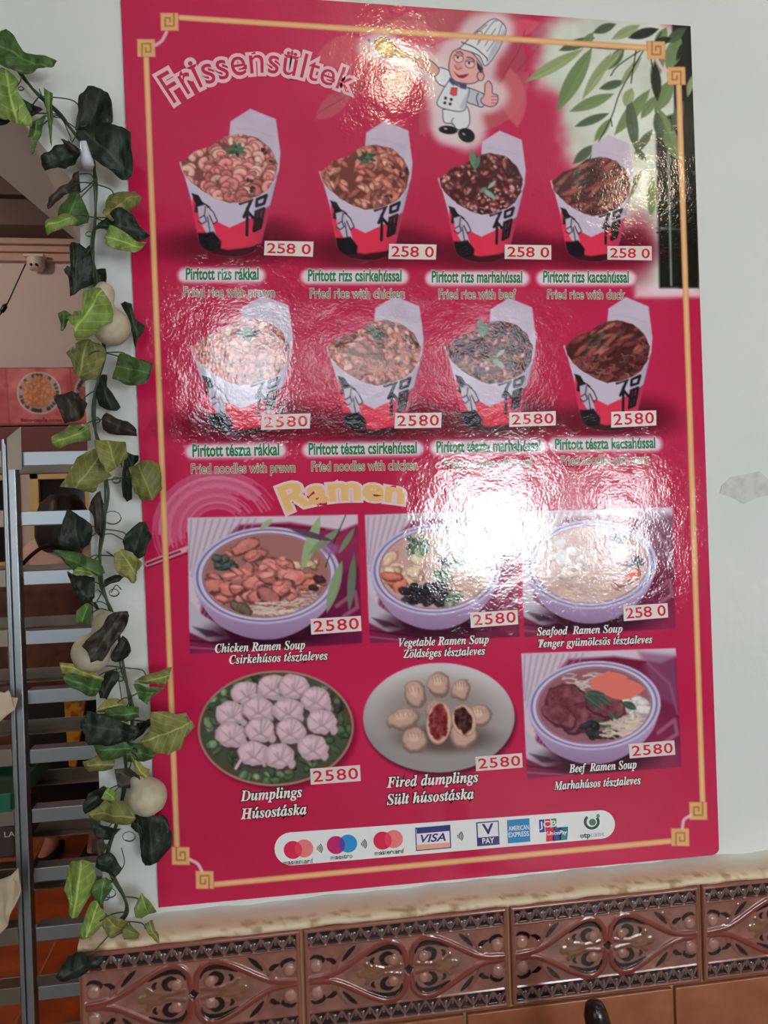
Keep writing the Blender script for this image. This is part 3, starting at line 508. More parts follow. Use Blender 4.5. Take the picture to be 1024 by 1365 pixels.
# ---------------------------------------------------------------- dado under the poster: stained ledge, relief tiles, plain tiles
YD = -.05; X0 = -.105; PIT = .314; ZT = .988; HT = .1555
rnd = random.Random(3); mb = MB(); nx = 700; prof = [(.0, 1.0), (-.006, .9988), (-.012, .9975), (-.019, .9965), (-.026, .9955), (-.033, .9943), (-.04, .993), (-.045, .9915), (-.0495, .9895), (-.0515, .985), (-.05, .98), (0, .98)]
V = []; FC = []
for i in range(nx+1):
    x = X0+(3.39-X0)*i/nx; w = .0012*math.sin(x*31)+.0012*math.sin(x*77+1)
    for y, z in prof: V.append((x, y+(w if -.05 < y < -.03 else 0), z+w*.8))
m = len(prof)
for i in range(nx):
    for k in range(m-1): FC.append((i*m+k, (i+1)*m+k, (i+1)*m+k+1, i*m+k+1))
VA = np.array(V); n1 = fbm(VA[:, 0]*1000, VA[:, 1]*2000, 60, 3); n2 = fbm(VA[:, 0]*1000, VA[:, 1]*4000, 16, 9); t = np.clip((-VA[:, 1]-.008+(n1-.5)*.02)/.026, 0, 1)[:, None]
LC = np.array([236, 236, 230])*(1-t)+np.array([226, 202, 172])*t; t = (np.clip((-VA[:, 1]-.03)/.014, 0, 1)*np.clip((n2-.55)*6, 0, 1))[:, None]*.6; LC = LC*(1-t)+np.array([140, 98, 62])*t
M_LEDGE = mat('stained_ledge', attr=True, rough=.6, bump=[(60, .001)]); S(mesh('trim_1', V, FC, M_LEDGE, None, (LC/255)**2.2, smooth=True))
mb = MB().box((X0, YD+.003, 0), (3.39, -.0005, .98)); dado = S(mb.build('trim_2', M_GROUT))
# heightfield of one relief tile
W_, H_ = .309, .1515; NX, NY = 232, 114
gx, gy = np.meshgrid(np.linspace(0, W_*1000, NX+1), np.linspace(0, H_*1000, NY+1)); dx = np.abs(gx-W_*500)/309; dv = (gy-H_*500)/151.5; dva = np.abs(dv)
def sdq(pts, mir=True):
    d = np.full(gx.shape, 1e9)
    for p, q in zip(pts[:-1], pts[1:]): d = np.minimum(d, seg_d(dx*309, dva*151.5, (p[0]*309, p[1]*151.5), (q[0]*309, q[1]*151.5)))
    return d
hz = np.zeros(gx.shape); co = np.zeros(gx.shape+(3,)); co[:] = (136, 90, 80)
co += (fbm(gx, gy, 26, 1)-.5)[..., None]*np.array([44, 34, 30])
def ridge(pts, w, h, c, taper=None):
    global hz
    d = sdq(curve(pts)); k = np.clip(1-(d/w)**2, 0, 1)**.5; hz = np.maximum(hz, h*k); a = np.clip((w-d)/1.2, 0, 1)[..., None]; co[:] = co*(1-a)+np.array(c)*a
def dent(pts, w, h=-2.2, c=(34, 20, 20)):
    global hz
    P = curve(pts); n = len(P); d = np.full(gx.shape, 9.)
    for i in range(n-1):
        wi = w*math.sin(math.pi*(i+.6)/(n+.2))**.7; d = np.minimum(d, seg_d(dx*309, dva*151.5, (P[i][0]*309, P[i][1]*151.5), (P[i+1][0]*309, P[i+1][1]*151.5))-wi)
    k = np.clip(-d/1.4+.3, 0, 1); hz = hz*(1-k)+h*k; a = np.clip(-d/.9+.5, 0, 1)[..., None]; co[:] = co*(1-a)+np.array(c)*a
def ball(u, v, r, h, c):
    global hz
    d = np.hypot(dx*309-u*309, dva*151.5-v*151.5); k = np.clip(1-(d/r)**2, 0, 1)**.5; hz = np.maximum(hz, h*k); a = np.clip((r-d)/1, 0, 1)[..., None]; co[:] = co*(1-a)+np.array(c)*a
HEART = [(.004, 0), (.012, .1), (.024, .2), (.06, .275), (.115, .285), (.18, .235), (.25, .155), (.32, .075), (.38, .03), (.47, .012)]
dent([(.034, .14), (.042, .20), (.075, .235), (.13, .23), (.2, .17)], 4.2)
dent([(.07, .155), (.10, .175), (.128, .14), (.122, .085), (.10, .06)], 4.0); dent([(.165, .15), (.178, .12), (.172, .09)], 2.6); dent([(.40, .19), (.37, .17), (.352, .12), (.36, .06)], 3.8); dent([(.255, .285), (.285, .23), (.318, .155)], 3.4)
dent([(.475, .20), (.45, .225), (.415, .20), (.41, .16)], 3.0)
ridge([(.13, .02), (.165, .04), (.2, .03)], 5, 1.5, (124, 86, 66)); ridge([(.15, .0), (.19, .06), (.205, .09)], 4, 1.4, (120, 82, 62)); ridge([(.15, 0), (.232, 0)], 6, 1.6, (126, 88, 68))
ridge([(.04, .045), (.085, .03), (.12, .02), (.15, .0)], 3.4, 1.4, (118, 74, 62))
ball(.075, .105, 7.5, 3.2, (160, 112, 100)); ball(.445, .125, 8.5, 3.2, (164, 116, 104)); ridge([(.36, .11), (.37, .06), (.40, .03)], 4, 1.2, (136, 86, 76)); ridge([(.30, .26), (.335, .17), (.36, .07)], 3, 1.0, (130, 80, 70))
ridge(HEART, 4.6, 2.6, (124, 62, 54)); dd = dx*309+dva*151.5*1.0; k = dd < 7.5; hz[k] = -2; co[k] = (34, 20, 20)
# end bands of small leaves, dark glaze pooled between them
for b0 in (.325, ):
    t = (dva-b0)/.135; inb = (t > 0) & (t < 1); ph = (gx/21) % 1; tri = np.abs(ph-.5)*2; wl = .06+.16*np.sin(np.clip(t, 0, 1)*math.pi); leaf = np.minimum(np.abs(tri-t)/wl, np.minimum(np.where(t < .6, np.abs(ph-.5)*9, 9), np.where(t > .35, np.minimum(ph, 1-ph)*9, 9)))
    lf = np.clip(1.5-leaf*1.2, 0, 1); c = np.array([40, 26, 28])*(1-lf[..., None])+np.array([116, 84, 80])*lf[..., None]; co[inb] = c[inb]; hz[inb] = (-1.6+1.9*lf)[inb]
e = (np.abs(dva-.318) < .008); hz[e] = 1.3; co[e] = (128, 70, 62)
edge = np.minimum(np.minimum(gx, 309-gx), np.minimum(gy, 151.5-gy)); k = edge < 5.5; hz[k] = np.clip(edge[k]*.8, 0, 2.0); co[k] = (140, 84, 72); hz[edge < 1] = 0
V = np.stack([X0+.0025+gx/1000, YD-hz/1000-.0022, ZT-.008-H_+gy/1000*1.0], -1).reshape(-1, 3)
idx = np.arange((NX+1)*(NY+1)).reshape(NY+1, NX+1); FQ = np.stack([idx[:-1, :-1], idx[:-1, 1:], idx[1:, 1:], idx[1:, :-1]], -1).reshape(-1, 4)
# skirt closes the tile at its back
ring = np.concatenate([idx[0, :], idx[1:, -1], idx[-1, -2::-1], idx[-2:0:-1, 0]]); nb = len(V); B = V[ring].copy(); B[:, 1] = YD+.003; V2 = np.concatenate([V, B]); r = np.arange(len(ring)); r2 = np.roll(r, -1)
FS = np.stack([ring[r], nb+r, nb+r2, ring[r2]], -1)
cc = np.concatenate([co.reshape(-1, 3), np.tile((140, 92, 74), (len(ring), 1))])
cols = (np.clip(cc, 5, 250)/255)**2.2
t0 = mesh('relief_tile', V2, np.concatenate([FQ, FS]), M_TILE, dado, cols, True)
for i in range(1, 5):
    o = t0.copy(); COL.objects.link(o); o.parent = dado; o.location = (PIT*i, 0, 0)
mb = MB(); zt = ZT-.008-H_-.004; px_ = [X0-.1, .115, .451, .787, 1.123, 1.459]
for a, b in zip(px_[:-1], px_[1:]):
    for r_ in range(3):
        mb.box((max(a, X0)+.0025, YD-.004, zt-.33*(r_+1)+.004), (b-.0025, YD+.004, zt-.33*r_), .002)
mb.build('plain_tile', M_PLAIN, dado)
# ---------------------------------------------------------------- far end of the back room
mb = MB().box((-3.0, 3.5, 1.9), (1.0, 3.56, 2.115), .004); S(mb.build('trim_9', M_MAROON))
mb = MB().box((-3.0, 3.52, .02), (1.0, 3.56, 1.25), .004)
for i in range(16): mb.box((-3.0+i*.25+.02, 3.505, .1), (-3.0+i*.25+.225, 3.52, 1.17), .006)
S(mb.build('trim_10', M_BROWNW))
S(MB().box((-3.0, 3.47, 1.25), (1.0, 3.56, 1.29), .004).build('trim_11', M_MAROON))
for i, (xa, xb) in enumerate([(-1.9, -1.28), (-1.2, -.55)]):
    o = S(MB().box((xa, 3.545, 1.3), (xb, 3.56, 1.86)).build('window_%d' % (i+7), M_DARKGL)); mb = MB()
    for a, b in [((xa, 1.3), (xa+.05, 1.86)), ((xb-.05, 1.3), (xb, 1.86)), ((xa, 1.81), (xb, 1.86)), ((xa, 1.3), (xb, 1.34)), (((xa+xb)/2-.02, 1.3), ((xa+xb)/2+.02, 1.86))]: mb.box((a[0], 3.51, a[1]), (b[0], 3.545, b[1]), .004)
    mb.build('window_frame', M_CREAM, o)
# ---------------------------------------------------------------- poster
YP = -.0045
M_PRINT = mat('laminated_print', attr=True, rough=.075, spec=.6, bump=[(7, .002), (24, .0004), (65, .0003), (250, .00016), (800, .00002)])
M_EDGE = mat('poster_core', (150, 24, 56), .4)
TLc, TRc, BRc, BLc = [np.array([*p]) for p in ((-.0100, 2.3733), (.8897, 2.3665), (.9000, 1.0033), (.0003, 1.0102))]
poster = empty('menu_poster', (.44, YP+.002, 1.003), 'large glossy magenta red menu sheet with printed food pictures on the white wall', 'poster')
GU, GV = 760, 1150
u, v = np.meshgrid(np.linspace(0, 1, GU+1), np.linspace(0, 1, GV+1))
PX = ((TLc*(1-u[..., None])+TRc*u[..., None])*(1-v[..., None])+(BLc*(1-u[..., None])+BRc*u[..., None])*v[..., None])
P3 = np.stack([PX[..., 0], np.full(PX.shape[:2], YP), PX[..., 1]], -1)
ix, iy = pix(P3)
def sample(ix, iy):
    x = np.clip(ix-CX0, 0, CW-1.001); y = np.clip(iy-CY0, 0, CH-1.001); a = x.astype(int); b = y.astype(int); fx = (x-a)[..., None]; fy = (y-b)[..., None]
    return (ART[b, a]*(1-fx)+ART[b, a+1]*fx)*(1-fy)+(ART[b+1, a]*(1-fx)+ART[b+1, a+1]*fx)*fy
INKK = .74
def ink_lin(c): return np.clip((np.clip(c, 3, 255)/255)**2.2/INKK, 0, .9)
CV = ink_lin(sample(ix, iy))
idp = np.arange((GU+1)*(GV+1)).reshape(GV+1, GU+1); QF = np.stack([idp[:-1, :-1], idp[1:, :-1], idp[1:, 1:], idp[:-1, 1:]], -1)
mx = (ix[:-1, :-1]+ix[1:, 1:])/2; my = (iy[:-1, :-1]+iy[1:, 1:])/2; part = np.zeros(mx.shape, int)
for k, (nm, lb, pg) in enumerate(MASKS):
    xs = [p[0] for p in pg]; ys = [p[1] for p in pg]; rr = np.where((my.max(1) > min(ys)-2) & (my.min(1) < max(ys)+2))[0]
    if len(rr): sl = slice(rr[0], rr[-1]+1); s = sd_poly(mx[sl], my[sl], pg) < 0; part[sl][s] = k+1
# worn, rounded lower right corner
cc_ = (ix[-1, -1], iy[-1, -1]); s = (mx > cc_[0]-10) & (my > cc_[1]-9); rc = (cc_[0]-10.5, cc_[1]-9.5)
part[s & (np.hypot(mx-rc[0], my-rc[1]) > 10.5) & (mx > rc[0]) & (my > rc[1])] = -1
VF = P3.reshape(-1, 3); CF = CV.reshape(-1, 3)
for k in range(len(MASKS)+1):
    q = QF[part == k]; use = np.unique(q); mp = np.full(len(VF), -1); mp[use] = np.arange(len(use))
    o = mesh('printed_sheet' if k == 0 else MASKS[k-1][0], VF[use], mp[q], M_PRINT, poster, CF[use])
    if k: o['label'] = MASKS[k-1][1]
# core of the sheet, a couple of millimetres thick
def qp(u, v): p = (TLc*(1-u)+TRc*u)*(1-v)+(BLc*(1-u)+BRc*u)*v; return p
ol = [qp(0, 0), qp(1, 0), qp(1, .992)]+[qp(1-.0145*(1-math.cos(t)), .992+.0085*math.sin(t)) for t in (.4, .8, 1.2, 1.55)]+[qp(0, 1)]
k = len(ol); mb = MB(); mb.add([(p[0], YP+.0002, p[1]) for p in ol]+[(p[0], -.0004, p[1]) for p in ol], [tuple(range(k))[::-1], tuple(range(k, 2*k))]+[(i, (i+1) % k, k+(i+1) % k, k+i) for i in range(k)])
mb.build('backing', M_EDGE, poster)
# ---- lettering: built-in font outlines, laid onto the sheet
def bolditalic(ch):
    return chr(0x1D468+ord(ch)-65) if 'A' <= ch <= 'Z' else chr(0x1D482+ord(ch)-97) if 'a' <= ch <= 'z' else ch
def glyphs(body, offset=0, shear=0, space=1.0):
    if shear == 'serif':          # bold italic serif letters, accents drawn over them
        plain = ''; marks = []
        for ch in unicodedata.normalize('NFD', body):
            if unicodedata.combining(ch): marks.append((len(plain), ord(ch)))
            else: plain += ch
        txt = ''.join(map(bolditalic, plain)); V, FC = glyphs(txt, offset, 0, space); V = list(map(tuple, V)); t = offset+.005
        for n, k in marks:
            a = glyphs(txt[:n-1], 0, 0, space)[0]; b = glyphs(txt[:n], 0, 0, space)[0]; x0 = a[:, 0].max() if len(a) else 0; c = (x0+b[:, 0].max())/2+.05; y = b[-1:, 1].max()*0+.53
            for s in {0x301: [0], 0x30B: [-.1, .1], 0x308: [-.11, .11]}.get(k, []):
                u = .05+t; q = [(c+s-.08-t, y-t), (c+s+.02+t, y-t), (c+s+.15+t, y+.17+t), (c+s+.03-t, y+.17+t)] if k != 0x308 else [(c+s-u, y+.02-t), (c+s+u, y+.02-t), (c+s+u+.02, y+.12+t), (c+s-u+.02, y+.12+t)]
                m = len(V); V += q; FC.append((m, m+1, m+2, m+3))
        return np.array(V), FC
    cu = bpy.data.curves.new('lettering', 'FONT'); cu.body = body; cu.offset = offset; cu.shear = shear; cu.resolution_u = 4 if body.isascii() or ord(max(body)) < 0x1D000 else 2; cu.space_character = space; cu.fill_mode = 'FRONT'
    o = bpy.data.objects.new('lettering', cu); COL.objects.link(o); me = o.to_mesh()
    V = np.array([v.co[:2] for v in me.vertices]).reshape(-1, 2); FC = [tuple(p.vertices) for p in me.polygons]; o.to_mesh_clear(); bpy.data.objects.remove(o); bpy.data.curves.remove(cu); return V, FC
CAPH = .682
def lay(name, body, base, cap, layers, parent, shear=0, label=None, Y0=YP, space=1.0, m=None):
    """base: baseline polyline in frame px; cap: cap height px (start, end); layers: (offset, colour) from bottom to top"""
    V0, _ = glyphs(body, 0, shear, space); x0, x1 = V0[:, 0].min(), V0[:, 0].max(); B = np.array(base, float); seg = np.hypot(*np.diff(B, axis=0).T); cum = np.concatenate([[0], np.cumsum(seg)]); T = cum[-1]
    AV = []; AF = []; AC = []; n = 0
    for li, (off, c) in enumerate(layers):
        V, FC = glyphs(body, off, shear, space)
        if not len(V): continue
        s = np.clip((V[:, 0]-x0)/(x1-x0), -.05, 1.05)*T; k = np.clip(np.searchsorted(cum, s)-1, 0, len(seg)-1); d = (B[k+1]-B[k])/seg[k][:, None]
        # smooth tangent
        if len(seg) > 1:
            dl = np.gradient(B, axis=0); dl /= np.hypot(*dl.T)[:, None]; tx = np.interp(s, cum, dl[:, 0]); ty = np.interp(s, cum, dl[:, 1]); q = np.hypot(tx, ty); tx /= q; ty /= q
        else: tx, ty = d[:, 0], d[:, 1]
        p = B[k]+d*(s-cum[k])[:, None]; hgt = np.interp(s, [0, T], cap)*V[:, 1]/CAPH
        X = p[:, 0]+ty*hgt; Yy = p[:, 1]-tx*hgt
        lab = list(range(len(V)))          # glyph of each vertex, so that neighbouring glyphs never share a plane
        def root(i):
            while lab[i] != i: lab[i] = lab[lab[i]]; i = lab[i]
            return i
        for f in FC:
            for j in f[1:]: lab[root(j)] = root(f[0])
        rid = [root(i) for i in range(len(V))]; order = {r: k % 3 for k, r in enumerate(sorted(set(rid), key=lambda r: V[r, 0]))}
        for a, b, r in zip(X, Yy, rid): AV.append(at(a, b, Y0-.00018*(li+1)-.00004*order[r]))
        AF += [tuple(i+n for i in f) for f in FC]; AC += [ink_lin(np.array(c, float))]*len(V); n += len(V)
    o = mesh(name, AV, AF, m or M_PRINT, parent, np.array(AC))
    if label: o['label'] = label
    return o
HEAD = curve([(232, 138), (254, 124), (278, 112), (316, 101), (350, 97), (385, 100), (412, 106), (436, 113), (466, 124)], 4)
lay('heading_lettering', 'Frissensültek', HEAD, (43, 29), [(.085, (222, 170, 178)), (.0, (176, 34, 70))], poster, 0, 'pink outlined arched heading', space=1.04)
RAM = curve([(384, 682), (402, 675), (430, 669), (456, 666), (490, 666), (515, 668), (536, 671)], 4)
lay('heading_lettering', 'Ramen', RAM, (34, 27), [(.10, (226, 182, 184)), (.035, (214, 168, 110))], poster, 0, 'sand coloured arched heading', space=1.02)
GR, GRP = (46, 110, 78), (150, 190, 160)
for body, a, b, h in [('Pirított rizs rákkal', (248, 372.5), (344.5, 372.5), 15.5), ('Pirított rizs csirkehússal', (411, 374.5), (535, 375), 15.5), ('Pirított rizs marhahússal', (576, 376), (696, 376.5), 15), ('Pirított rizs kacsahússal', (724.5, 376), (838, 376.5), 15),
        ('Pirított tészta rákkal', (257, 608.5), (372, 606.5), 16), ('Pirított tészta csirkehússal', (412, 606), (555.5, 604), 15.5), ('Pirított tészta marhahússal', (582.5, 603), (720.5, 600.5), 15), ('Pirított tészta kacsahússal', (740.5, 599.5), (873.5, 597), 14.5)]:
    lay('caption_lettering', body, [a, b], (h, h), [(.05, (214, 208, 206)), (.03, GR)], poster)
for body, a, b, h in [('Fried rice with prawn', (245, 395), (366, 396), 12.5), ('Fried rice with chicken', (413.5, 397), (539, 397.5), 12.5), ('Fried rice with beef', (585, 398), (687.5, 398.5), 12.5), ('Fried rice with duck', (730, 398), (833, 398.5), 12),
        ('Fried noodles with prawn', (255, 631), (393.5, 629), 12.5), ('Fried noodles with chicken', (415.5, 628), (556.5, 626), 12.5), ('Fried noodles with beef', (592.5, 624.5), (710, 622), 12.5), ('Fried noodles with duck', (748.5, 620), (865.5, 617.5), 12)]:
    lay('caption_lettering', body, [a, b], (h, h), [(.042, (176, 200, 180)), (.006, (132, 96, 96))], poster)
for body, a, b, h in [('Chicken Ramen Soup', (287, 870), (407, 865), 11.5), ('Csirkehúsos tésztaleves', (306, 885), (437, 879), 11.5), ('Vegetable Ramen Soup', (532, 862), (652, 857.5), 11), ('Zöldséges tésztaleves', (538, 877), (647, 872.5), 11),
        ('Seafood  Ramen Soup', (716, 847), (830, 843), 10.5), ('Tenger gyümölcsös tésztaleves', (718, 863), (870, 857), 10.5), ('Dumplings', (321, 1068), (403, 1062), 14), ('Húsostáska', (321.5, 1092), (409, 1085), 14),
        ('Fired dumplings', (516, 1050), (638, 1042), 14), ('Sült húsostáska', (516, 1073), (632, 1064.5), 14), ('Beef  Ramen Soup', (759, 1030), (849, 1024), 11), ('Marhahúsos tésztaleves', (739, 1053), (854.5, 1045), 11)]:
    lay('caption_lettering', body, [a, b], (h, h), [(.07, (26, 14, 20)), (.012, (222, 206, 204))], poster, 'serif')
# ---- price stickers
M_STICK = mat('price_sticker', (232, 214, 212), .35)
PR = [((353, 321), (418, 322), (417, 342), (352, 340)), ((519, 325), (582, 326), (581, 346), (518, 345)), ((673, 326), (735, 327), (735, 346), (673, 345)), ((810, 328), (869, 328), (869, 347), (810, 346)),
      ((349, 553), (414, 551), (413, 571), (348, 573)), ((527, 551), (589, 550), (588, 570), (526, 571)), ((679, 550), (741, 548), (741, 567), (679, 569)), ((815, 549), (875, 547), (875, 567), (815, 570)),
      ((414, 825), (481, 821), (482, 841), (415, 846)), ((627, 817), (690, 813), (691, 832), (628, 837)), ((831, 808), (890, 804), (891, 823), (832, 828)),
      ((413.5, 1025), (480, 1020), (481, 1041), (414.5, 1046)), ((634, 1009), (696, 1004), (697, 1023), (635, 1028)), ((838, 992), (899, 987), (900.5, 1006), (840, 1011))]
for i, q in enumerate(PR):
    a = [at(*p, YP-.0011) for p in q]; b = [(p[0], YP-.0001, p[2]) for p in a]; mb = MB().add(a+b, [(3, 2, 1, 0), (4, 5, 6, 7)]+[(k, (k+1) % 4, 4+(k+1) % 4, 4+k) for k in range(4)]); st = mb.build('price_sticker', M_STICK, poster)
    gap = i in (0, 1, 2, 3, 10); q = [np.array(p, float) for p in q]; h = (q[3][1]-q[0][1])*.68
    A = q[3]*.84+q[0]*.16+(q[1]-q[0])*.06; Bb = q[2]*.84+q[1]*.16-(q[1]-q[0])*.05
    lay('digits', '258 0' if gap else '2580', [A, Bb], (h, h), [(.012, (186, 34, 56))], st, 0, None, YP-.0011, 1.0 if gap else 1.12)
# ---- strip of card marks
def flat(pts, c, lev, o): n = len(o[0]); o[0].extend(at(x, y, YP-.00018*lev) for x, y in pts); o[1].append(tuple(range(n, n+len(pts)))); o[2].extend([ink_lin(np.array(c, float))]*len(pts))
def disc(cx, cy, rx, ry=None, n=28): ry = ry or rx; return [(cx+rx*math.cos(t), cy+ry*math.sin(t)) for t in np.linspace(0, 2*math.pi, n, endpoint=False)]
def done(name, o, parent, label=None):
    r = mesh(name, o[0], o[1], M_PRINT, parent, np.array(o[2]))
    if label: r['label'] = label
    return r
sl_ = -36/412.; bar = ([], [], []); L0, R0 = (388.5, 1131.5), (801, 1099)
pts = [(L0[0]+22.5*math.cos(t), L0[1]+22*math.sin(t)) for t in np.linspace(math.pi*.5-.08, math.pi*1.5-.08, 14)]+[(R0[0]+19*math.cos(t), R0[1]+19*math.sin(t)) for t in np.linspace(-math.pi*.5-.08, math.pi*.5-.08, 14)]
flat(pts, (226, 214, 220), 1, bar); bar_o = done('payment_strip', bar, poster, 'white rounded strip with payment marks')
tilt = lambda x, y, pts: [(x+a-b*sl_*.5, y+b+a*sl_) for a, b in pts]
rect = lambda x, y, w, h: tilt(x, y, [(-w/2, -h/2), (w/2, -h/2), (w/2, h/2), (-w/2, h/2)])
def two(x1, y1, x2, y2, r, ca, cb, cm, txt, tb):
    o = ([], [], []); flat(disc(x1, y1, r, r*.98), ca, 2, o); flat(disc(x2, y2, r, r*.98), cb, 3, o)
    d = math.hypot(x2-x1, y2-y1); al = math.acos(min(1, d/2/r)); th = math.atan2(y2-y1, x2-x1)
    flat([(x1+r*math.cos(th+t), y1+r*math.sin(th+t)) for t in np.linspace(-al, al, 9)]+[(x2-r*math.cos(th+t), y2-r*math.sin(th+t)) for t in np.linspace(-al, al, 9)][1:-1], cm, 4, o)
    p = done('payment_mark', o, bar_o); lay('mark_lettering', txt, tb, (6, 6), [(.02, (40, 26, 32))], p)
two(390.5, 1133, 405.5, 1131, 12.3, (196, 40, 76), (224, 112, 116), (206, 60, 84), 'mastercard', [(378, 1153), (417, 1150)])
two(448, 1126.5, 464, 1124.5, 12.3, (176, 40, 96), (44, 130, 186), (90, 66, 140), 'maestro', [(441, 1146), (470, 1143.5)])
two(510, 1120.5, 525, 1118.5, 12.3, (196, 40, 76), (224, 112, 116), (206, 60, 84), 'mastercard', [(500, 1140), (538, 1137)])
for x, y in [(424.5, 1131.5), (483.5, 1125.5), (612, 1115)]:
    o = ([], [], [])
    for k, r in enumerate((2.2, 4.4, 6.6, 8.6)): a = np.linspace(-.75, .7, 8)-.06; flat([(x-4+r*math.cos(t), y+r*math.sin(t)) for t in a]+[(x-4+(r+1.2)*math.cos(t), y+(r+1.2)*math.sin(t)) for t in a[::-1]], (44, 30, 36), 2, o)
    done('contactless_mark', o, bar_o)
o = ([], [], []); flat(rect(577.5, 1117, 47, 31), (52, 54, 110), 2, o); flat(rect(577.5, 1117, 44, 28), (214, 206, 218), 3, o); flat(rect(577.5, 1106, 44, 7), (52, 54, 110), 4, o); flat(rect(577.5, 1128, 44, 6.5), (222, 150, 130), 4, o)
p = done('payment_mark', o, bar_o); lay('mark_lettering', 'VISA', [(562, 1123), (594, 1120.5)], (10, 10), [(.02, (44, 48, 104))], p, .3, None, YP-.0006)
o = ([], [], []); flat(rect(650.5, 1111, 30, 32), (60, 54, 104), 2, o); flat(rect(650.5, 1106, 27, 19), (218, 208, 220), 3, o); p = done('payment_mark', o, bar_o)
lay('mark_lettering', 'V', [(644, 1112), (658, 1111)], (13, 13), [(.03, (52, 48, 100))], p, 0, None, YP-.0006); lay('mark_lettering', 'PAY', [(643.5, 1124.5), (659, 1123.5)], (7, 7), [(.02, (218, 208, 220))], p, 0, None, YP-.0006)
o = ([], [], []); flat(rect(691.5, 1107.5, 30, 31), (44, 116, 170), 2, o); p = done('payment_mark', o, bar_o)
lay('mark_lettering', 'AMERICAN', [(678.5, 1107.5), (705.5, 1105.5)], (6, 6), [(.02, (196, 206, 220))], p, 0, None, YP-.0004); lay('mark_lettering', 'EXPRESS', [(678.5, 1116), (705.5, 1114)], (6, 6), [(.02, (196, 206, 220))], p, 0, None, YP-.0004)
o = ([], [], [])
for k, c in enumerate([(44, 60, 140), (190, 40, 66), (40, 120, 84)]): flat(rect(722.5+k*8, 1101-k*.7, 7, 17), c, 2, o); 
for k, c in enumerate([(196, 40, 66), (50, 70, 130), (40, 110, 120)]): flat(tilt(733+k*9, 1112.5-k*.8, [(-3.5, -8.5), (7, -8.5), (5, 9), (-5.5, 9)]), c, 3, o)
p = done('payment_mark', o, bar_o); lay('mark_lettering', 'JCB', [(720, 1103.5), (742, 1101.5)], (8, 8), [(.02, (216, 206, 216))], p, 0, None, YP-.0006); lay('mark_lettering', 'UnionPay', [(730, 1113.5), (756, 1111.5)], (5, 5), [(.02, (216, 206, 216))], p, .2, None, YP-.0008)
o = ([], [], []); a = np.linspace(-.7, 4.0, 26); flat([(789+10.6*math.cos(t), 1095.5+10.4*math.sin(t)) for t in a]+[(789+7*math.cos(t), 1095.5+6.8*math.sin(t)) for t in a[::-1]], (44, 70, 62), 2, o); flat(disc(790, 1096, 4.6), (72, 110, 84), 2, o); flat(disc(797.5, 1087.5, 2.4), (72, 130, 84), 2, o)
p = done('payment_mark', o, bar_o); lay('mark_lettering', 'otp', [(774, 1117), (787, 1116)], (6.5, 6.5), [(.03, (36, 50, 46))], p); lay('mark_lettering', 'bank', [(788, 1115.8), (806, 1114.2)], (6.5, 6.5), [(.0, (110, 120, 116))], p)
# ---------------------------------------------------------------- ivy garland
def leafmat(name, a, b):
    m = mat(name, a, .5, noise=(90, b, .35, .7), bump=[(240, .0006), (60, .001)], spec=.35); nt = m.node_tree; N = nt.nodes; L = nt.links; bs = N['Principled BSDF']; src = bs.inputs['Base Color'].links[0].from_socket
    at_ = N.new('ShaderNodeAttribute'); at_.attribute_name = 'Col'; sp = N.new('ShaderNodeSeparateXYZ'); L.new(at_.outputs['Vector'], sp.inputs[0])
    def op(o, x, y=None):
        n = N.new('ShaderNodeMath'); n.operation = o
        for i, t in enumerate((x, y)):
            if t is None: continue
            if isinstance(t, (int, float)): n.inputs[i].default_value = t
            else: L.new(t, n.inputs[i])
        return n.outputs[0]
    v = op('ABSOLUTE', op('MULTIPLY', op('SUBTRACT', sp.outputs[1], .5), 4)); u = op('MULTIPLY', op('SUBTRACT', sp.outputs[0], .5), 4)
    side = op('GREATER_THAN', op('ABSOLUTE', op('SUBTRACT', op('FRACT', op('MULTIPLY', op('SUBTRACT', u, op('MULTIPLY', v, .9)), 1.7)), .5)), .455); mid = op('LESS_THAN', v, .05)
    fac = op('MAXIMUM', op('MULTIPLY', side, .45), op('MULTIPLY', mid, .8)); mx_ = N.new('ShaderNodeMixRGB'); L.new(fac, mx_.inputs[0]); L.new(src, mx_.inputs[1]); mx_.inputs[2].default_value = (*[min(.9, c*1.7+.01) for c in lin(a)], 1)
    hs = N.new('ShaderNodeHueSaturation'); L.new(mx_.outputs[0], hs.inputs['Color']); L.new(op('ADD', .72, op('MULTIPLY', sp.outputs[2], .5)), hs.inputs['Value']); L.new(hs.outputs[0], bs.inputs['Base Color']); return m
LM = {'K': leafmat('dark_leaf', (40, 50, 38), (26, 34, 28)), 'N': leafmat('brownish_leaf', (62, 54, 44), (42, 38, 32)), 'M': leafmat('green_leaf', (82, 108, 58), (58, 82, 46)), 'O': leafmat('olive_leaf', (134, 132, 74), (106, 108, 58)), 'L': leafmat('light_leaf', (132, 150, 76), (104, 126, 60))}
M_VINE = mat('green_vine', (54, 70, 46), .5); M_GOURD = mat('pale_gourd', (192, 182, 158), .45, noise=(60, (172, 158, 132), .4, .75), bump=[(120, .0008)])
ivy = empty('ivy_garland', tuple(at(140, 1250, -.02)), 'hanging garland of artificial ivy with pale gourds draped beside the red menu sheet', 'garland')
rl = random.Random(5)
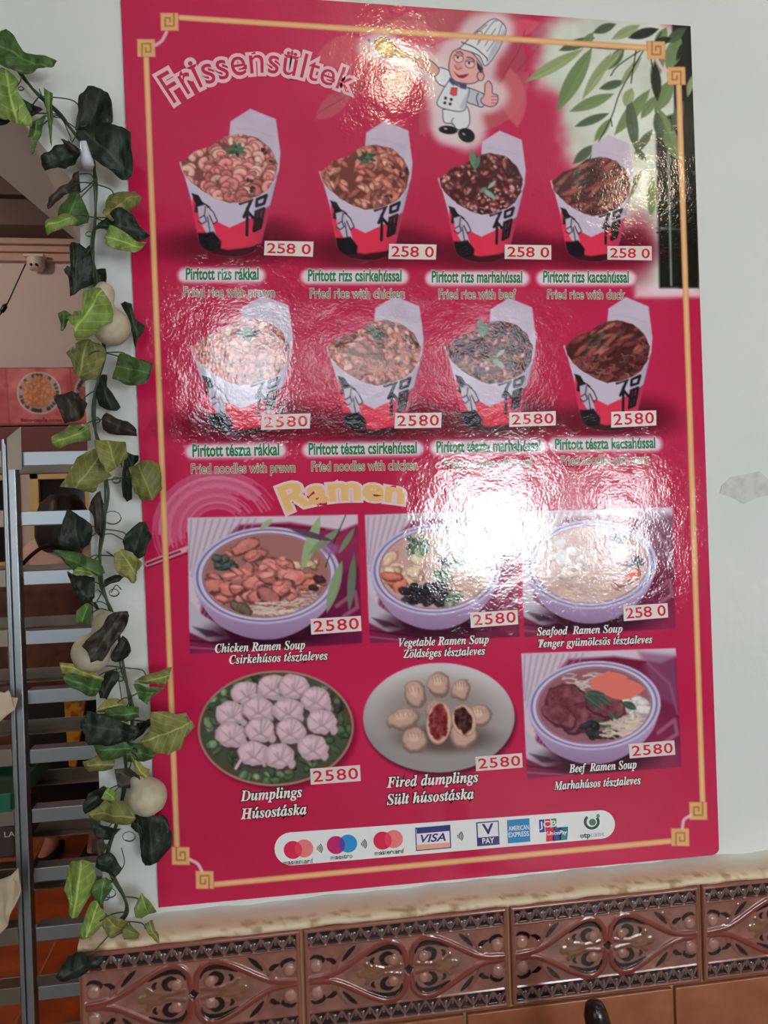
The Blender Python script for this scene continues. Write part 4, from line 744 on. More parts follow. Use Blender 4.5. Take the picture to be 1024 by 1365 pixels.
LEAVES = [  # sheet letter, leaf colour, depth, outline read on that sheet
 ('A','K',-.02,[(-40,590),(20,612),(60,636),(0,652),(-40,645)]), ('A','M',-.045,[(0,200),(45,172),(85,205),(120,265),(180,292),(250,315),(310,340),(240,375),(150,400),(95,405),(40,375),(-20,335),(-20,230)]), ('A','L',-.06,[(-40,330),(30,345),(85,400),(60,450),(110,500),(160,600),(120,640),(60,620),(0,600),(-40,585)]),
 ('A','K',-.03,[(100,505),(170,540),(235,585),(165,615),(120,560)]), ('A','M',-.05,[(228,455),(272,478),(276,560),(268,745),(258,740),(262,580),(235,520)]), ('A','M',-.04,[(235,580),(215,650),(165,785),(152,780),(165,715),(128,690),(145,630)]),
 ('A','K',-.035,[(485,438),(545,470),(580,520),(597,660),(560,690),(400,690),(397,650),(410,560),(440,490)]), ('A','K',-.05,[(400,680),(480,650),(570,660),(690,705),(695,870),(660,935),(590,900),(480,830),(470,790),(400,720)]), ('A','N',-.045,[(310,715),(360,735),(410,770),(400,800),(350,770)]),
 ('A','K',-.035,[(218,825),(290,775),(370,750),(420,790),(400,830),(355,905),(310,880),(225,880)]), ('A','N',-.03,[(400,860),(408,980),(330,1010),(235,1075),(230,1050),(290,980),(370,910)]), ('A','M',-.04,[(290,1085),(345,1000),(405,985),(440,1060),(445,1140),(390,1160),(330,1150),(280,1120)]), ('A','L',-.055,[(255,1105),(350,1090),(405,1140),(330,1175),(230,1210),(230,1165)]),
 ('A','K',-.04,[(505,1150),(560,1125),(640,1090),(700,1130),(720,1170),(785,1225),(700,1270),(620,1230),(540,1190),(500,1210)]), ('A','O',-.055,[(540,1025),(600,985),(690,965),(730,1010),(720,1060),(660,1090),(620,1110),(575,1140),(525,1100)]), ('A','L',-.06,[(545,1240),(575,1180),(640,1205),(720,1260),(770,1275),(720,1310),(640,1320),(565,1290)]),
 ('B','K',-.03,[(350,-20),(380,-35),(440,-5),(465,-30),(475,100),(500,160),(420,205),(355,250),(360,150),(310,90),(330,70),(355,90)]), ('B','K',-.025,[(490,110),(560,120),(555,215),(500,200),(480,150)]), ('B','L',-.092,[(420,215),(480,195),(550,240),(580,330),(570,370),(500,410),(460,450),(390,480),(385,410),(360,370),(340,345),(370,315),(415,320)]), ('B','M',-.05,[(295,335),(330,320),(370,345),(340,380),(325,430),(310,430),(305,380)]),
 ('B','K',-.04,[(615,278),(685,290),(700,370),(750,395),(740,430),(705,530),(680,440),(670,370)]), ('B','O',-.05,[(330,540),(370,490),(450,460),(510,490),(540,540),(490,680),(420,690),(380,650),(365,580)]), ('B','M',-.05,[(610,560),(650,555),(690,570),(800,600),(770,710),(660,720),(590,690),(610,640)]), ('B','N',-.053,[(640,556),(700,570),(790,598),(720,604),(660,590)]),
 ('B','K',-.04,[(545,650),(555,720),(600,790),(617,825),(570,845),(510,820),(485,740),(510,660)]), ('B','N',-.06,[(280,770),(380,745),(430,790),(465,815),(440,880),(390,905),(340,920),(310,830)]), ('B','L',-.045,[(265,985),(345,915),(450,910),(470,950),(465,1000),(350,1020),(300,1050)]), ('B','N',-.045,[(525,920),(550,855),(600,885),(660,900),(710,945),(720,985),(650,975),(560,965)]),
 ('B','O',-.055,[(305,1245),(360,1130),(440,1060),(500,1040),(520,1100),(570,1185),(500,1230),(470,1275),(390,1250)]), ('B','O',-.065,[(500,1000),(560,1000),(660,1010),(672,1090),(600,1150),(560,1180),(510,1080)]), ('B','K',-.03,[(660,1060),(720,1080),(720,1110),(665,1150),(690,1230),(685,1310),(630,1300),(640,1150)]), ('B','O',-.055,[(660,1140),(740,1105),(830,1130),(830,1230),(840,1260),(800,1315),(730,1320),(690,1270),(680,1200)]),
 ('C','N',-.04,[(455,75),(490,10),(525,-25),(535,80),(530,240),(500,190),(480,110)]), ('C','K',-.055,[(345,65),(400,105),(480,150),(478,220),(430,280),(385,290),(310,260),(330,140)]), ('C','N',-.045,[(360,270),(440,265),(425,305),(380,300)]), ('C','K',-.045,[(640,240),(690,170),(760,135),(795,210),(760,310),(730,330),(690,300),(645,285)]), ('C','O',-.055,[(600,300),(640,275),(700,310),(750,345),(740,370),(705,400),(715,440),(690,455),(640,420),(605,370)]),
 ('C','M',-.06,[(280,285),(340,290),(420,305),(500,340),(545,405),(520,420),(400,420),(380,415),(350,370)]), ('C','L',-.064,[(375,412),(400,372),(450,380),(505,418)]), ('C','K',-.04,[(340,395),(390,420),(480,430),(485,540),(440,560),(400,545),(380,480),(345,430)]), ('C','M',-.045,[(400,600),(450,560),(480,575),(478,675),(395,670)]), ('C','K',-.04,[(460,555),(500,560),(520,595),(500,600)]), ('C','K',-.05,[(540,440),(600,412),(655,418),(620,450),(575,460),(530,490)]),
 ('C','N',-.088,[(570,620),(640,597),(680,620),(650,700),(580,790),(545,855),(480,865),(435,775),(500,710),(545,670)]), ('C','K',-.05,[(600,790),(640,725),(690,805),(650,850),(600,870),(575,840)]), ('C','O',-.05,[(310,865),(420,880),(460,905),(535,945),(535,970),(440,950),(330,920)]), ('C','M',-.055,[(335,930),(440,945),(530,965),(500,1045),(440,1030),(380,1000),(335,970)]), ('C','K',-.045,[(540,930),(600,915),(620,955),(580,1010),(550,1070),(515,1060),(515,1000)]),
 ('C','O',-.055,[(690,975),(740,940),(820,925),(890,900),(875,960),(860,1000),(800,985),(720,985)]), ('C','M',-.05,[(690,980),(780,990),(860,1000),(790,1050),(770,1085),(720,1060)]), ('C','O',-.045,[(500,1120),(540,1070),(640,1065),(650,1110),(560,1140)]), ('C','M',-.05,[(540,1120),(650,1100),(720,1110),(725,1160),(640,1190),(560,1170)]),
 ('C','K',-.03,[(700,1200),(785,1160),(790,1190),(740,1250),(690,1280)]), ('C','M',-.045,[(460,1280),(560,1290),(640,1280),(690,1320),(640,1370),(520,1400),(490,1340)]), ('C','M',-.04,[(640,1300),(760,1310),(820,1340),(740,1400),(660,1390)]), ('C','K',-.065,[(420,1170),(450,1120),(540,1130),(640,1180),(720,1190),(700,1260),(600,1290),(520,1290),(450,1270),(430,1220)]), ('C','O',-.07,[(790,1110),(870,1115),(970,1125),(1000,1200),(985,1240),(940,1275),(945,1320),(880,1345),(780,1330),(725,1285),(790,1210)]),
 ('D','O',-.04,[(405,60),(480,35),(570,60),(550,110),(430,120)]), ('D','N',-.05,[(570,90),(650,85),(700,110),(715,180),(640,190),(590,170)]), ('D','O',-.075,[(640,30),(700,70),(740,110),(720,160),(680,120)]), ('D','K',-.04,[(410,270),(440,215),(520,170),(560,200),(500,270),(430,310)]), ('D','L',-.05,[(510,230),(540,175),(595,240),(550,265)]), ('D','K',-.035,[(445,360),(520,370),(610,380),(560,435),(500,440)]), ('D','O',-.065,[(440,310),(500,275),(600,265),(670,300),(675,350),(640,375),(560,385),(490,360)]),
 ('D','K',-.045,[(670,330),(750,310),(810,320),(850,400),(850,500),(790,560),(720,585),(695,540),(710,450),(640,400)]), ('D','N',-.04,[(455,450),(510,440),(530,500),(500,540),(450,520)]), ('D','K',-.045,[(480,540),(540,525),(605,595),(570,630),(500,630),(470,590)]), ('D','M',-.05,[(470,650),(530,640),(570,670),(520,750),(500,790),(460,720)]), ('D','L',-.06,[(325,620),(350,565),(420,530),(450,545),(475,640),(440,750),(390,825),(345,800),(310,715)]),
 ('D','O',-.05,[(510,815),(570,820),(640,850),(620,920),(570,930),(510,880)]), ('D','L',-.065,[(395,900),(440,780),(480,760),(510,830),(500,900),(440,955),(395,955)]), ('D','O',-.055,[(610,900),(650,860),(700,910),(690,935),(620,935)]), ('D','L',-.05,[(670,780),(705,715),(750,750),(785,800),(740,830),(705,845)]), ('D','O',-.06,[(720,860),(760,845),(785,910),(795,965),(770,950)]), ('D','K',-.085,[(270,1150),(300,1090),(370,1030),(430,1045),(530,1045),(490,1090),(430,1130),(300,1180),(275,1175)])]
SHEET = {'A': (0, 3.9), 'B': (330, 3.9), 'C': (660, 3.9), 'D': (1000, 3.738)}
LCEN = []
for sh, cl, dep, pts in LEAVES:
    oy, sc = SHEET[sh]; P = np.array([(x/sc, oy+y/sc) for x, y in pts]); dep -= rl.random()*.006
    W = np.array([at(x, y, dep) for x, y in P]); cen = W.mean(0); LCEN.append((P.mean(0), dep)); bm = bmesh.new()
    # smooth the outline a little, keeping its corners
    n = len(W); ol = []
    for i in range(n): a, b, c = W[i-1], W[i], W[(i+1) % n]; ol += [b*.96+(a+c)*.02, (b+c)/2+(b-cen+c-cen)*(rl.random()-.42)*.11]
    vs = [bm.verts.new(p) for p in ol]; f = bm.faces.new(vs); bmesh.ops.triangulate(bm, faces=[f])
    for _ in range(2): bmesh.ops.subdivide_edges(bm, edges=bm.edges[:], cuts=1, use_grid_fill=True)
    bmesh.ops.triangulate(bm, faces=bm.faces[:])
    d = W-cen; ev, ew = np.linalg.eigh((d[:, [0, 2]].T @ d[:, [0, 2]])); ax = ew[:, 1]; nm = ew[:, 0]; L = math.sqrt(ev[1]/n)+1e-6; fold = rl.choice([-1, 1])*(.4+.5*rl.random()); bow = rl.choice([-1, 1])*(.1+.3*rl.random()); tl = (rl.random()-.5)*.5; th = rl.random()*6
    LC_ = []; rv = rl.random()
    for v in bm.verts:
        q = np.array([v.co.x-cen[0], v.co.z-cen[2]]); a = q @ ax; b = q @ nm; LC_.append((a/L*.25+.5, b/L*.25+.5, rv))
        v.co.y += .02*math.tanh((abs(b+.1*a)*fold+bow*a*a/(L*2.2)+tl*b)/.02)+.003*math.sin(a*150+b*90+th*3)+.002*math.sin(a*270+th)+.0018*abs(math.sin(b*200+a*130+th*2))
    ym = max(v.co.y for v in bm.verts)
    if ym > -.008:
        for v in bm.verts: v.co.y -= ym+.008
    bm = thicken(bm, .0007)
    MB().bm(bm).build('leaf', LM[cl], ivy, True, np.array(LC_*2))
def vine(pts, r, name='stem', dep=-.025):
    P = curve([at(p[0], p[1], p[2] if len(p) > 2 else dep) for p in pts], 6); mb = MB().tube(P, r, 7); return mb
main = [(-6, 40), (10, 62), (30, 100), (52, 128), (78, 152), (100, 178), (118, 198), (125, 216, -.05), (126, 245), (127, 290), (124, 330), (126, 375), (132, 420), (138, 470), (128, 520), (126, 560), (132, 600), (142, 640), (144, 665), (136, 705), (133, 740), (137, 780), (147, 815), (158, 850), (165, 890), (172, 930), (176, 960), (170, 1000), (165, 1045), (158, 1090), (146, 1130), (143, 1150), (152, 1175), (165, 1195), (170, 1215), (163, 1228)]
mb = vine(main, .0021); V2_ = [(x+4*math.sin(y*.055), y, -.03+.006*math.cos(y*.055)) for x, y, *_ in [(p[0], p[1]) for p in main]]
P = curve([at(*p) for p in V2_], 6); mb.tube(P, .0015, 6); mb.build('stem', M_VINE, ivy, True)
mb = MB()
for (c, dep) in LCEN:      # short stalks from the stem to the leaves
    j = min(range(len(main)), key=lambda i: abs(main[i][1]-(c[1]-14))+.25*abs(main[i][0]-c[0])); s = main[j]
    mid = ((s[0]+c[0])/2+4, (s[1]+c[1])/2-5); mb.tube(curve([at(s[0], s[1], -.025), at(*mid, (dep-.025)/2-.006), at(c[0]*.75+s[0]*.25, c[1]*.75+s[1]*.25, dep+.008)], 5), .0009, 5).build('leaf_stalk', M_VINE, ivy, True); mb = MB()
for x, y, r in [(119, 312, 5), (150, 690, 12), (172, 1115, 9), (140, 1195, 7), (28, 118, 4), (152, 790, 7), (110, 165, 6), (155, 640, 6), (128, 560, 6), (160, 905, 5), (146, 1190, 9)]:
    mb.tube([at(x+(r-.2*k*.3)*math.cos(k*.5), y+(r-.1*k)*.8*math.sin(k*.5), -.03-.0012*k) for k in range(18)], .0006, 5).build('tendril', M_VINE, ivy, True); mb = MB()
for pts in [[(52, 118), (66, 152), (82, 158), (100, 170)], [(60, 155), (80, 156), (92, 178), (95, 188)], [(103, 232), (120, 232), (126, 240)], [(108, 256), (120, 246), (127, 238)], [(140, 712), (150, 712), (165, 720)], [(142, 735), (152, 742), (158, 748)], [(118, 800), (130, 786), (142, 800)], [(120, 805), (135, 802), (150, 812)], [(148, 790), (155, 780), (162, 786)], [(155, 890), (160, 915), (163, 940)], [(162, 1130), (166, 1150), (158, 1165)]]: MB().tube(curve([at(*p, -.03) for p in pts], 5), .0008, 5).build('tendril', M_VINE, ivy, True)
def gourd(bx, by, br, nx_, ny_, nr, dep):
    """bulb centre and radius, neck centre and radius, in px at depth dep"""
    s = (dep-CAM[1])/F; a = at(bx, by, dep); b = at(nx_, ny_, dep+.004); ax = b-a; L = np.linalg.norm(ax); ax /= L; R, r = br*s, nr*s
    prof = []
    for k in range(25):
        t = k/24; h = -R*.92+t*(L+R*.92+r*1.05)
        e1 = R*math.sqrt(max(0, 1-(h/R)**2)) if abs(h) < R else 0; e2 = r*math.sqrt(max(0, 1-((h-L)/(r*1.1))**2)) if abs(h-L) < r*1.1 else 0
        prof.append([max(e1, e2, r*.62 if 0 < h < L else 0, .0008), h])
    for _ in range(2): prof = [prof[0]]+[[(prof[i-1][0]+2*prof[i][0]+prof[i+1][0])/4, prof[i][1]] for i in range(1, 24)]+[prof[-1]]
    MB().lathe(prof, a, 28, axis=ax).build('gourd', M_GOURD, ivy, True)
gourd(149, 436, 24, 139, 391, 13.5, -.045); gourd(122, 870, 25, 140, 832, 16, -.05); gourd(197, 1062, 24.5, 186, 1041, 12, -.05)
# ---------------------------------------------------------------- wall hook holding the garland
M_PLAS = mat('white_plastic', (206, 208, 222), .3)
h0 = at(115, 216, 0); hook = empty('wall_hook', tuple(h0), 'small white plastic hook holding up the ivy at the wall corner', 'hook')
MB().lathe([(.0, 0), (.013, 0), (.0135, .004), (.010, .008), (.006, .012)], h0, 20, axis=(0, -1, 0)).build('base', M_PLAS, hook, True)
MB().tube(curve([h0+(0, -.006, 0), at(117, 218, -.03), at(117, 218, -.06), at(116, 213, -.074), at(114, 203, -.078), at(111, 189, -.079)], 6), [.0075]*10+[.0085]*6+[.0085-.0003*k for k in range(15)], 12).build('prong', M_PLAS, hook, True)
# ---------------------------------------------------------------- chair at the lower edge
M_CHAIR = mat('dark_chair_wood', (44, 26, 20), .22, noise=(30, (30, 18, 14), .4, .7))
kx, ky = at(791, 1333, -.2)[0], -.2; kz = at(791, 1333, -.2)[2]
chair = empty('dining_chair', (kx+.2, ky-.2, 0), 'dark brown wooden chair whose rounded post top shows below the relief tiles', 'chair')
for yy in (ky, ky-.42):
    MB().tube([(kx+.10, yy, 0), (kx+.085, yy, .3), (kx+.07, yy, .46), (kx+.04, yy, .65), (kx+.012, yy, kz-.06), (kx+.003, yy, kz-.02), (kx+.001, yy, kz-.006), (kx, yy, kz)], [.016, .019, .02, .019, .0175, .0165, .012, .004], 16).build('back_post', M_CHAIR, chair, True)
for z in (.6, .72, .82): MB().box((kx+.052-(z-.6)*.16-.008, ky-.41, z-.022), (kx+.052-(z-.6)*.16+.008, ky-.01, z+.022), .006).build('back_rail', M_CHAIR, chair)
MB().box((kx+.075, ky-.44, .43), (kx+.47, ky+.02, .465), .012).build('seat', M_CHAIR, chair)
for yy in (ky-.02, ky-.40): MB().tube([(kx+.44, yy, 0), (kx+.44, yy, .25), (kx+.43, yy, .435)], [.014, .018, .02], 14).build('leg', M_CHAIR, chair, True)
# ---------------------------------------------------------------- steel tray trolley in the opening
M_STEEL = mat('brushed_steel', (168, 174, 178), .36, 1.0); M_STEEL2 = mat('dull_steel', (150, 136, 124), .42, 1.0)
YR = .35; YQ = .6; xr = at(16, 900, YQ)[0]; post_x = lambda z: -.287
tr = empty('tray_trolley', (-.32, .47, 0), 'stainless steel tray trolley with rows of rails behind the ivy', 'trolley')
xa = at(13, 900, YR)[0]; xb = at(31, 900, YR)[0]; xc = at(19, 900, YR)[0]
MB().box((xa, YR-.004, .03), (xc-.002, YR+.02, 1.745), .002).box((xc+.002, YR-.004, .03), (xb, YR+.02, 1.72), .002).build('post', M_STEEL, tr)
MB().box((xc-.0016, YR-.009, .03), (xc+.0016, YR, 1.735), .0008).build('edge_strip', M_STEEL, tr)
pl = [at(9, 584, YR-.006), at(28, 568, YR-.006), at(29, 626, YR-.006), at(10, 626, YR-.006)]; MB().add(pl+[(p[0], p[1]+.003, p[2]) for p in pl], [(3, 2, 1, 0), (4, 5, 6, 7)]+[(i, (i+1) % 4, 4+(i+1) % 4, 4+i) for i in range(4)]).build('corner_plate', M_STEEL2, tr)
for x, y in ((xr, YQ), (.35, YR), (.35, YQ), (-.75, YR), (-.75, YQ)): MB().box((x, y-.002, .03), (x+.025, y+.022, 1.72), .002).build('post', M_STEEL, tr)
for i in range(14):
    z = 1.72-.1128*i
    if z < .1: break
    MB().box((xb+.006, YR+.002, z-.026), (.35, YR+.005, z), .0008).box((xb+.006, YR+.005, z-.003), (.35, YR+.035, z), .0006).build('rail', M_STEEL, tr)
    MB().box((xr+.03, YQ-.004, z-.03), (.35, YQ, z-.004), .0008).box((xr+.03, YQ-.03, z-.03), (.35, YQ, z-.027), .0006).build('rail', M_STEEL2, tr)
    MB().box((-.75, YR+.002, z-.028), (xa-.002, YR+.005, z+.004), .0008).box((-.75, YR+.005, z+.001), (xa-.002, YR+.035, z+.004), .0006).build('rail', M_STEEL2, tr)
    MB().box((-.75, YQ-.004, z-.03), (xr-.002, YQ, z-.002), .0008).box((-.75, YQ-.03, z-.03), (xr-.002, YQ, z-.027), .0006).build('rail', M_STEEL2, tr)
    for x, x2 in ((xc, xr+.01), (.36, .36), (-.74, -.74)): MB().tube([(x, YR+.02, z-.012), (x2, YQ, z-.012)], .004, 6).build('side_bracket', M_STEEL2, tr)
for x, y in ((xb-.008, YR+.01), (xr+.012, YQ+.01), (.36, YR+.01), (.36, YQ+.01), (-.74, YR+.01), (-.74, YQ+.01)):
        w = MB().lathe([(.002, -.012), (.026, -.012), (.03, -.006), (.03, .006), (.026, .012), (.002, .012)], (x, y, .0305), 18, axis=(0, 1, 0)).build('caster', M_DARKGL, tr, True)
# green tray and papers lying on its rails
def zr(i): return 1.72-.1128*i+.004
M_GREEN = mat('green_plastic', (24, 96, 70), .4); M_PAPER = mat('cream_paper', (214, 194, 168), .8, bump=[(25, .006)]); M_CARD = mat('dark_carton', (70, 56, 50), .7); M_TXT = mat('print_white', (200, 190, 180), .7)
g0 = at(0, 1046, .33)[2]; tray = empty('serving_tray', (-.5, .47, g0), 'green plastic tray resting on the left rails of the trolley', 'tray')
MB().box((-.72, .335, zr(6)+.001), (-.312, .59, zr(6)+.006), .002).build('tray_base', M_GREEN, tray)
mb = MB()
for a, b in [((-.72, .335), (-.312, .34)), ((-.72, .585), (-.312, .59)), ((-.72, .335), (-.715, .59)), ((-.317, .335), (-.312, .59))]: mb.box((a[0], a[1], zr(6)+.004), (b[0], b[1], zr(6)+.036), .002)
mb.build('tray_rim', M_GREEN, tray)
def sheet(name, pts, label, cat, y0, thick=.0012):
    bm = bmesh.new(); r = random.Random(len(pts)); vs = [bm.verts.new(at(x, y, y0+d)) for x, y, d in pts]; f = bm.faces.new(vs); bmesh.ops.triangulate(bm, faces=[f])
    for _ in range(3): bmesh.ops.subdivide_edges(bm, edges=bm.edges[:], cuts=1, use_grid_fill=True)
    for v in bm.verts: v.co.y += .006*math.sin(v.co.x*60+v.co.z*40)+.004*math.sin(v.co.z*120)
    bm = thicken(bm, thick); o = MB().bm(bm).build(name, M_PAPER, None, True); tag(o, label, cat); return o
sheet('paper_sheet', [(-30, 915, .0), (4, 925, .0), (9, 921, .0), (7, 930, .01), (22, 932, .0), (20, 946, .0), (10, 953, .0), (0, 962, .0), (-30, 975, .0)], 'cream wrapping paper poking out over an upper rail left of the steel post', 'paper', .31)
sheet('paper_bag', [(-40, 1165, .02), (0, 1170, .02), (14, 1168, .0), (22, 1160, .0), (21, 1166, .0), (17, 1172, .0), (27, 1178, .0), (28, 1188, .01), (24, 1200, .0), (16, 1215, .0), (8, 1238, .0), (0, 1246, .0), (-40, 1260, .02)], 'pale crumpled paper bag hanging over a lower rail left of the steel post', 'bag', .30)
bx0 = at(0, 1118, .45); box_ = tag(MB().box((-.66, .40, zr(7)+.001), (-.33, .58, zr(7)+.062), .003).build('carton', M_CARD), 'dark flat carton with pale print on the trolley rail under the green tray', 'box')
lay('carton_lettering', 'LA', [at_p for at_p in [(6, 1116), (20, 1115)]], (7, 7), [(0, (210, 196, 186))], box_, 0, None, .3995, 1.0, mat('carton_print', attr=True, rough=.7))
# ---------------------------------------------------------------- banner, sensor, cable on the far side
M_BANP = mat('banner_print', attr=True, rough=.45)
bz1, bz0 = at(50, 490, 3.5)[2], at(50, 567, 3.5)[2]; XB0, XB1 = at(-90, 500, 3.5)[0], at(190, 500, 3.5)[0]
NXb, NYb = 280, 80; U, Vv = np.meshgrid(np.linspace(-90, 190, NXb+1), np.linspace(489, 568, NYb+1))
_save, _cx, _cy, _cw, _ch = ART, CX0, CY0, CW, CH
CX0, CY0, CW, CH = -95, 485, 290, 90; ART = np.zeros((CH, CW, 3)); CLIP = None; sl, X, Y = win(CX0, CY0, CX0+CW, CY0+CH); n_ = fbm(X, Y, 22, 4)
ART[:] = np.array([206, 96, 100])+(n_-.5)[..., None]*np.array([60, 90, 84])
for k in range(26): x = RS.rand()*280-90; y = 490+RS.rand()*76; lens((x, y), (x+16*(RS.rand()-.5), y+24*(RS.rand()-.5)), 6, (196, 52, 66), .7, 1.5)
for x in (-70, 6, 92, 165): line([(x, 488), (x+2, 570)], 1.6, (160, 56, 64), .7, .8)
for cx in (-40, 49, 126):
    ell(cx, 524, 29.5, 29, 0, (226, 210, 204)); ell(cx, 524, 28, 27.5, 0, (120, 60, 64), .35)
    for k in range(34): t = RS.rand()*6.3; ell(cx+24.5*math.cos(t), 524+24.2*math.sin(t), 2.4, 1.8, t, (40, 28, 34), .95)
    for k in range(70): t = RS.rand()*6.3; r = RS.rand()**.6; piece(cx-1+20*r*math.cos(t), 523+20*r*math.sin(t), 5, 3, RS.rand()*3, (224, 140, 84) if cx < 100 else (170, 84, 80), .7)
line([(-95, 489), (200, 489)], 3, (120, 70, 70)); line([(-95, 567), (200, 567)], 3, (128, 56, 60))
Bc = (np.clip(sample(U, Vv), 3, 255)/255)**2.2
Vb = np.stack([XB0+(XB1-XB0)*(U+90)/280, 3.5-.006+.004*np.sin(U*.13), bz1+(bz0-bz1)*(Vv-489)/79], -1).reshape(-1, 3); ib = np.arange(Vb.shape[0]).reshape(NYb+1, NXb+1)
ban = empty('food_banner', ((XB0+XB1)/2, 3.5, bz0), 'pink printed food banner with round plates high on the far wall', 'banner')
mesh('printed_sheet', Vb, np.stack([ib[:-1, :-1], ib[1:, :-1], ib[1:, 1:], ib[:-1, 1:]], -1).reshape(-1, 4), M_BANP, ban, Bc.reshape(-1, 3))
MB().box((XB0, 3.502, bz0), (XB1, 3.556, bz1), .002).build('backing', M_MAROON, ban)
INKK = 1.0; lay('caption_lettering', 'Balos-csípős csirke', [(28, 562), (82, 562)], (4.5, 4.5), [(.02, (130, 24, 36))], ban, 0, None, 3.488, 1.0, M_BANP); INKK = .74
ART, CX0, CY0, CW, CH = _save, _cx, _cy, _cw, _ch
dc = at(48, 352, 3.5); M_WPL = mat('sensor_white', (222, 206, 196), .4); M_BLK = mat('black_plastic', (16, 14, 14), .4)
sen = empty('ceiling_sensor', (dc[0], 3.5, dc[2]), 'small white two-eyed sensor under the cornice of the far room', 'sensor')
MB().lathe([(.001, -.035), (.035, -.034), (.046, -.02), (.048, 0), (.05, .03), (.05, .034)], (dc[0], 3.5, dc[2]), 24, axis=(0, 0, 1)).build('housing', M_WPL, sen, True); MB().box((dc[0]-.055, 3.45, dc[2]+.03), (dc[0]+.055, 3.56, dc[2]+.045), .003).build('mount', M_WPL, sen)
for s in (-1, 1): MB().lathe([(.001, 0), (.008, 0), (.008, .006), (.001, .008)], (dc[0]+s*.014, 3.459, dc[2]-.016), 14, axis=(0, -1, -.2)).build('lens', M_BLK, sen, True)
cab = tag(MB().tube(curve([at(*p, 3.0) for p in [(34, 352), (22, 378), (10, 404), (-2, 422), (-30, 452)]], 5), .0035, 6).lathe([(.001, -.03), (.012, -.018), (.014, .012), (.001, .03)], at(5, 411, 3.0), 10, axis=(.5, 0, .85)).build('hanging_cable', M_BLK, None, True), 'thin black cable with a small black plug sloping across the pale far wall', 'cable')
# ---------------------------------------------------------------- person behind the trolley
M_SKIN = mat('skin', (190, 128, 112), .5); M_PINK = mat('pale_pink_knit', (214, 176, 164), .8); M_BRN = mat('brown_cloth', (104, 66, 56), .8, noise=(20, (84, 52, 46), .4, .7)); M_BLACK = mat('black_cloth', (16, 14, 16), .85); M_YEL = mat('yellow_print', (214, 150, 40), .6, noise=(28, (150, 84, 20), .48, .62)); M_HAIR = mat('dark_hair', (34, 22, 20), .45, bump=[(160, .002)])
YPn = 2.62; c0 = at(84, 690, YPn); fx = float(c0[0]); person = empty('person', (fx, YPn, 0), 'dark-haired person in pale pink and brown clothes and black skirt behind the steel rails', 'person')
def skin(name, pts, edges, radii, m, parent, sub=2, root=0):
    me = bpy.data.meshes.new(name); L = [np.array(p)+(fx, YPn, 0)-WLOC[parent.name] for p in pts]; me.from_pydata([tuple(p) for p in L], edges, []); o = bpy.data.objects.new(name, me); COL.objects.link(o); o.parent = parent; WLOC[o.name] = WLOC[parent.name]
    sk = o.modifiers.new('skin', 'SKIN'); sk.use_smooth_shade = True
    for i, r in enumerate(radii): v = me.skin_vertices[0].data[i]; v.radius = r if hasattr(r, '__len__') else (r, r); v.use_root = (i == root)
    s = o.modifiers.new('sub', 'SUBSURF'); s.levels = s.render_levels = sub; me.materials.append(m); return o
pts = [(0, 0, .95), (0, .0, 1.12), (0, .01, 1.30), (0, .01, 1.42), (0, -.005, 1.5), (0, -.02, 1.58), (0, -.02, 1.68)]; ed = [(i, i+1) for i in range(6)]; rad = [(.15, .11), (.13, .1), (.155, .105), (.1, .08), (.05, .05), (.078, .09), (.06, .07)]
for s in (-1, 1):
    b = len(pts); pts += [(s*.085, 0, .88), (s*.095, .0, .48), (s*.098, .02, .10), (s*.10, -.02, .045), (s*.11, -.15, .03)]; ed += [(0, b), (b, b+1), (b+1, b+2), (b+2, b+3), (b+3, b+4)]; rad += [.085, .058, .036, .038, .028]
    b = len(pts); pts += [(s*.17, .01, 1.41), (s*.225, .0, 1.14), (s*.225, -.03, .9), (s*.222, -.04, .83)]; ed += [(3, b), (b, b+1), (b+1, b+2), (b+2, b+3)]; rad += [.055, .042, .032, (.02, .036)]
    h = b+3
    for k, (ox, ln) in enumerate([(-.03, .055), (-.01, .068), (.01, .072), (.03, .065)]):
        q = len(pts); x = s*.222; pts += [(x, -.04-ox, .785), (x-s*.006, -.042-ox, .785-ln*.6), (x-s*.016, -.045-ox, .785-ln)]; ed += [(h, q), (q, q+1), (q+1, q+2)]; rad += [.0095, .0088, .0075]
    q = len(pts); pts += [(s*.205, -.08, .82), (s*.195, -.095, .785)]; ed += [(h, q), (q, q+1)]; rad += [.011, .009]
skin('body', pts, ed, rad, M_SKIN, person, 2)
mb = MB().lathe([(.001, 1.70), (.05, 1.695), (.085, 1.66), (.104, 1.6), (.108, 1.55), (.112, 1.5), (.105, 1.455), (.085, 1.43), (.03, 1.44)], (fx, YPn-.0, 0), 30, 1.12, 1.08); mb.V = [(x+.006*math.sin(z*90+y*50), y+.006*math.sin(x*80), z) for x, y, z in mb.V]; mb.build('hair', M_HAIR, person, True)
tp = [(0, .0, 1.14), (0, .01, 1.3), (0, .012, 1.41), (.12, .01, 1.425), (.19, .015, 1.37), (-.12, .01, 1.425), (-.19, .015, 1.37)]; skin('top', tp, [(0, 1), (1, 2), (2, 3), (3, 4), (2, 5), (5, 6)], [(.145, .12), (.175, .125), (.12, .095), .075, .068, .075, .068], M_PINK, person)
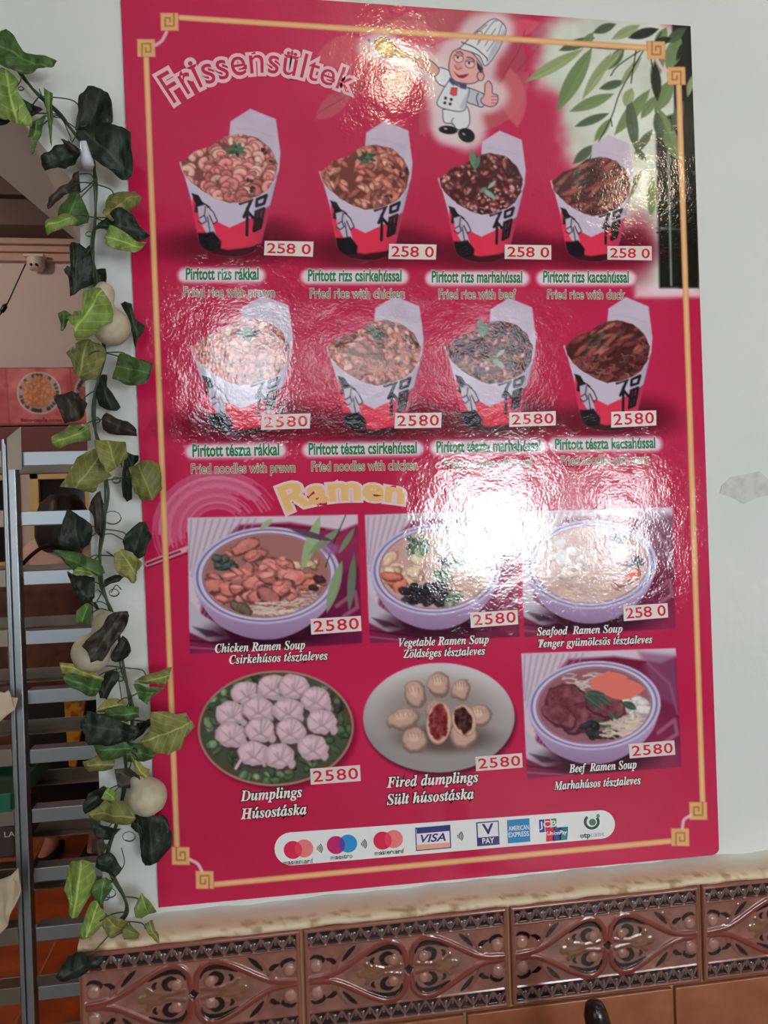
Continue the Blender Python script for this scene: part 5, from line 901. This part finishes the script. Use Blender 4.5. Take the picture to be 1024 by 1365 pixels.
MB().lathe([(.03, .74), (.19, .74), (.185, .9), (.17, 1.1), (.185, 1.25), (.185, 1.31), (.03, 1.32)], (fx, YPn, 0), 30, 1.08, .74).build('brown_wrap', M_BRN, person, True)
MB().lathe([(.02, .30), (.205, .30), (.2, .5), (.18, .745), (.02, .76)], (fx, YPn, 0), 32, 1.1, .85).build('skirt', M_BLACK, person, True)
ya = [(84, 918), (116, 916), (101, 1022), (92, 1022)]; mb = MB(); f = [at(x, y, YPn-.205) for x, y in ya]; mb.add(f+[(p[0], p[1]+.03, p[2]) for p in f], [(0, 1, 2, 3), (7, 6, 5, 4)]+[(i, 4+i, 4+(i+1) % 4, (i+1) % 4) for i in range(4)]); mb.build('yellow_panel', M_YEL, person)
MB().tube(curve([at(*p, YPn-.135) for p in [(30, 752), (42, 740), (56, 730), (72, 726), (88, 729), (104, 738)]], 6), .009, 8).build('strap', M_BLACK, person, True)
for s in (-1, 1): MB().box((fx+s*.1-.045, YPn-.2, .001), (fx+s*.1+.045, YPn+.07, .05), .02).build('shoe', M_BLACK, person, True)
# ---------------------------------------------------------------- lamps of the front room, and a fill globe added for the back room
M_BULB = mat('warm_globe', (255, 240, 220), .4, emit=(1.0, .78, .55, LAMP_E)); M_CAP = mat('lamp_cap', (120, 110, 100), .4, .6)
def lamp(x, y, r, label, zc=3.469):
    L = empty('ceiling_lamp', (x, y, zc), label, 'lamp'); MB().lathe([(.01, 0), (.06, 0), (.06, -.02), (.02, -.035), (.012, -.06), (.012, -.1), (.03, -.12), (.03, -.14), (.005, -.145)], (x, y, zc), 20).build('ceiling_rose', M_CAP, L, True)
    MB().lathe([(r*math.sin(t)+.001, -.14-r+r*math.cos(t)) for t in np.linspace(0, math.pi, 14)], (x, y, zc), 24).build('lamp_globe', M_BULB, L, True)
lamp(.70, -1.75, .075, 'warm globe lamp hanging from the ceiling nearer the menu sheet'); lamp(2.2, -2.7, .075, 'warm globe lamp hanging from the ceiling nearer the windows')
M_BULB = mat('fill_globe', (255, 240, 230), .4, emit=(1.0, .86, .76, BACK_W)); lamp(-2.1, 1.6, .12, 'large soft globe added out of view to light the room beyond the opening', 3.438)  # unseen globe, added only to brighten the back room
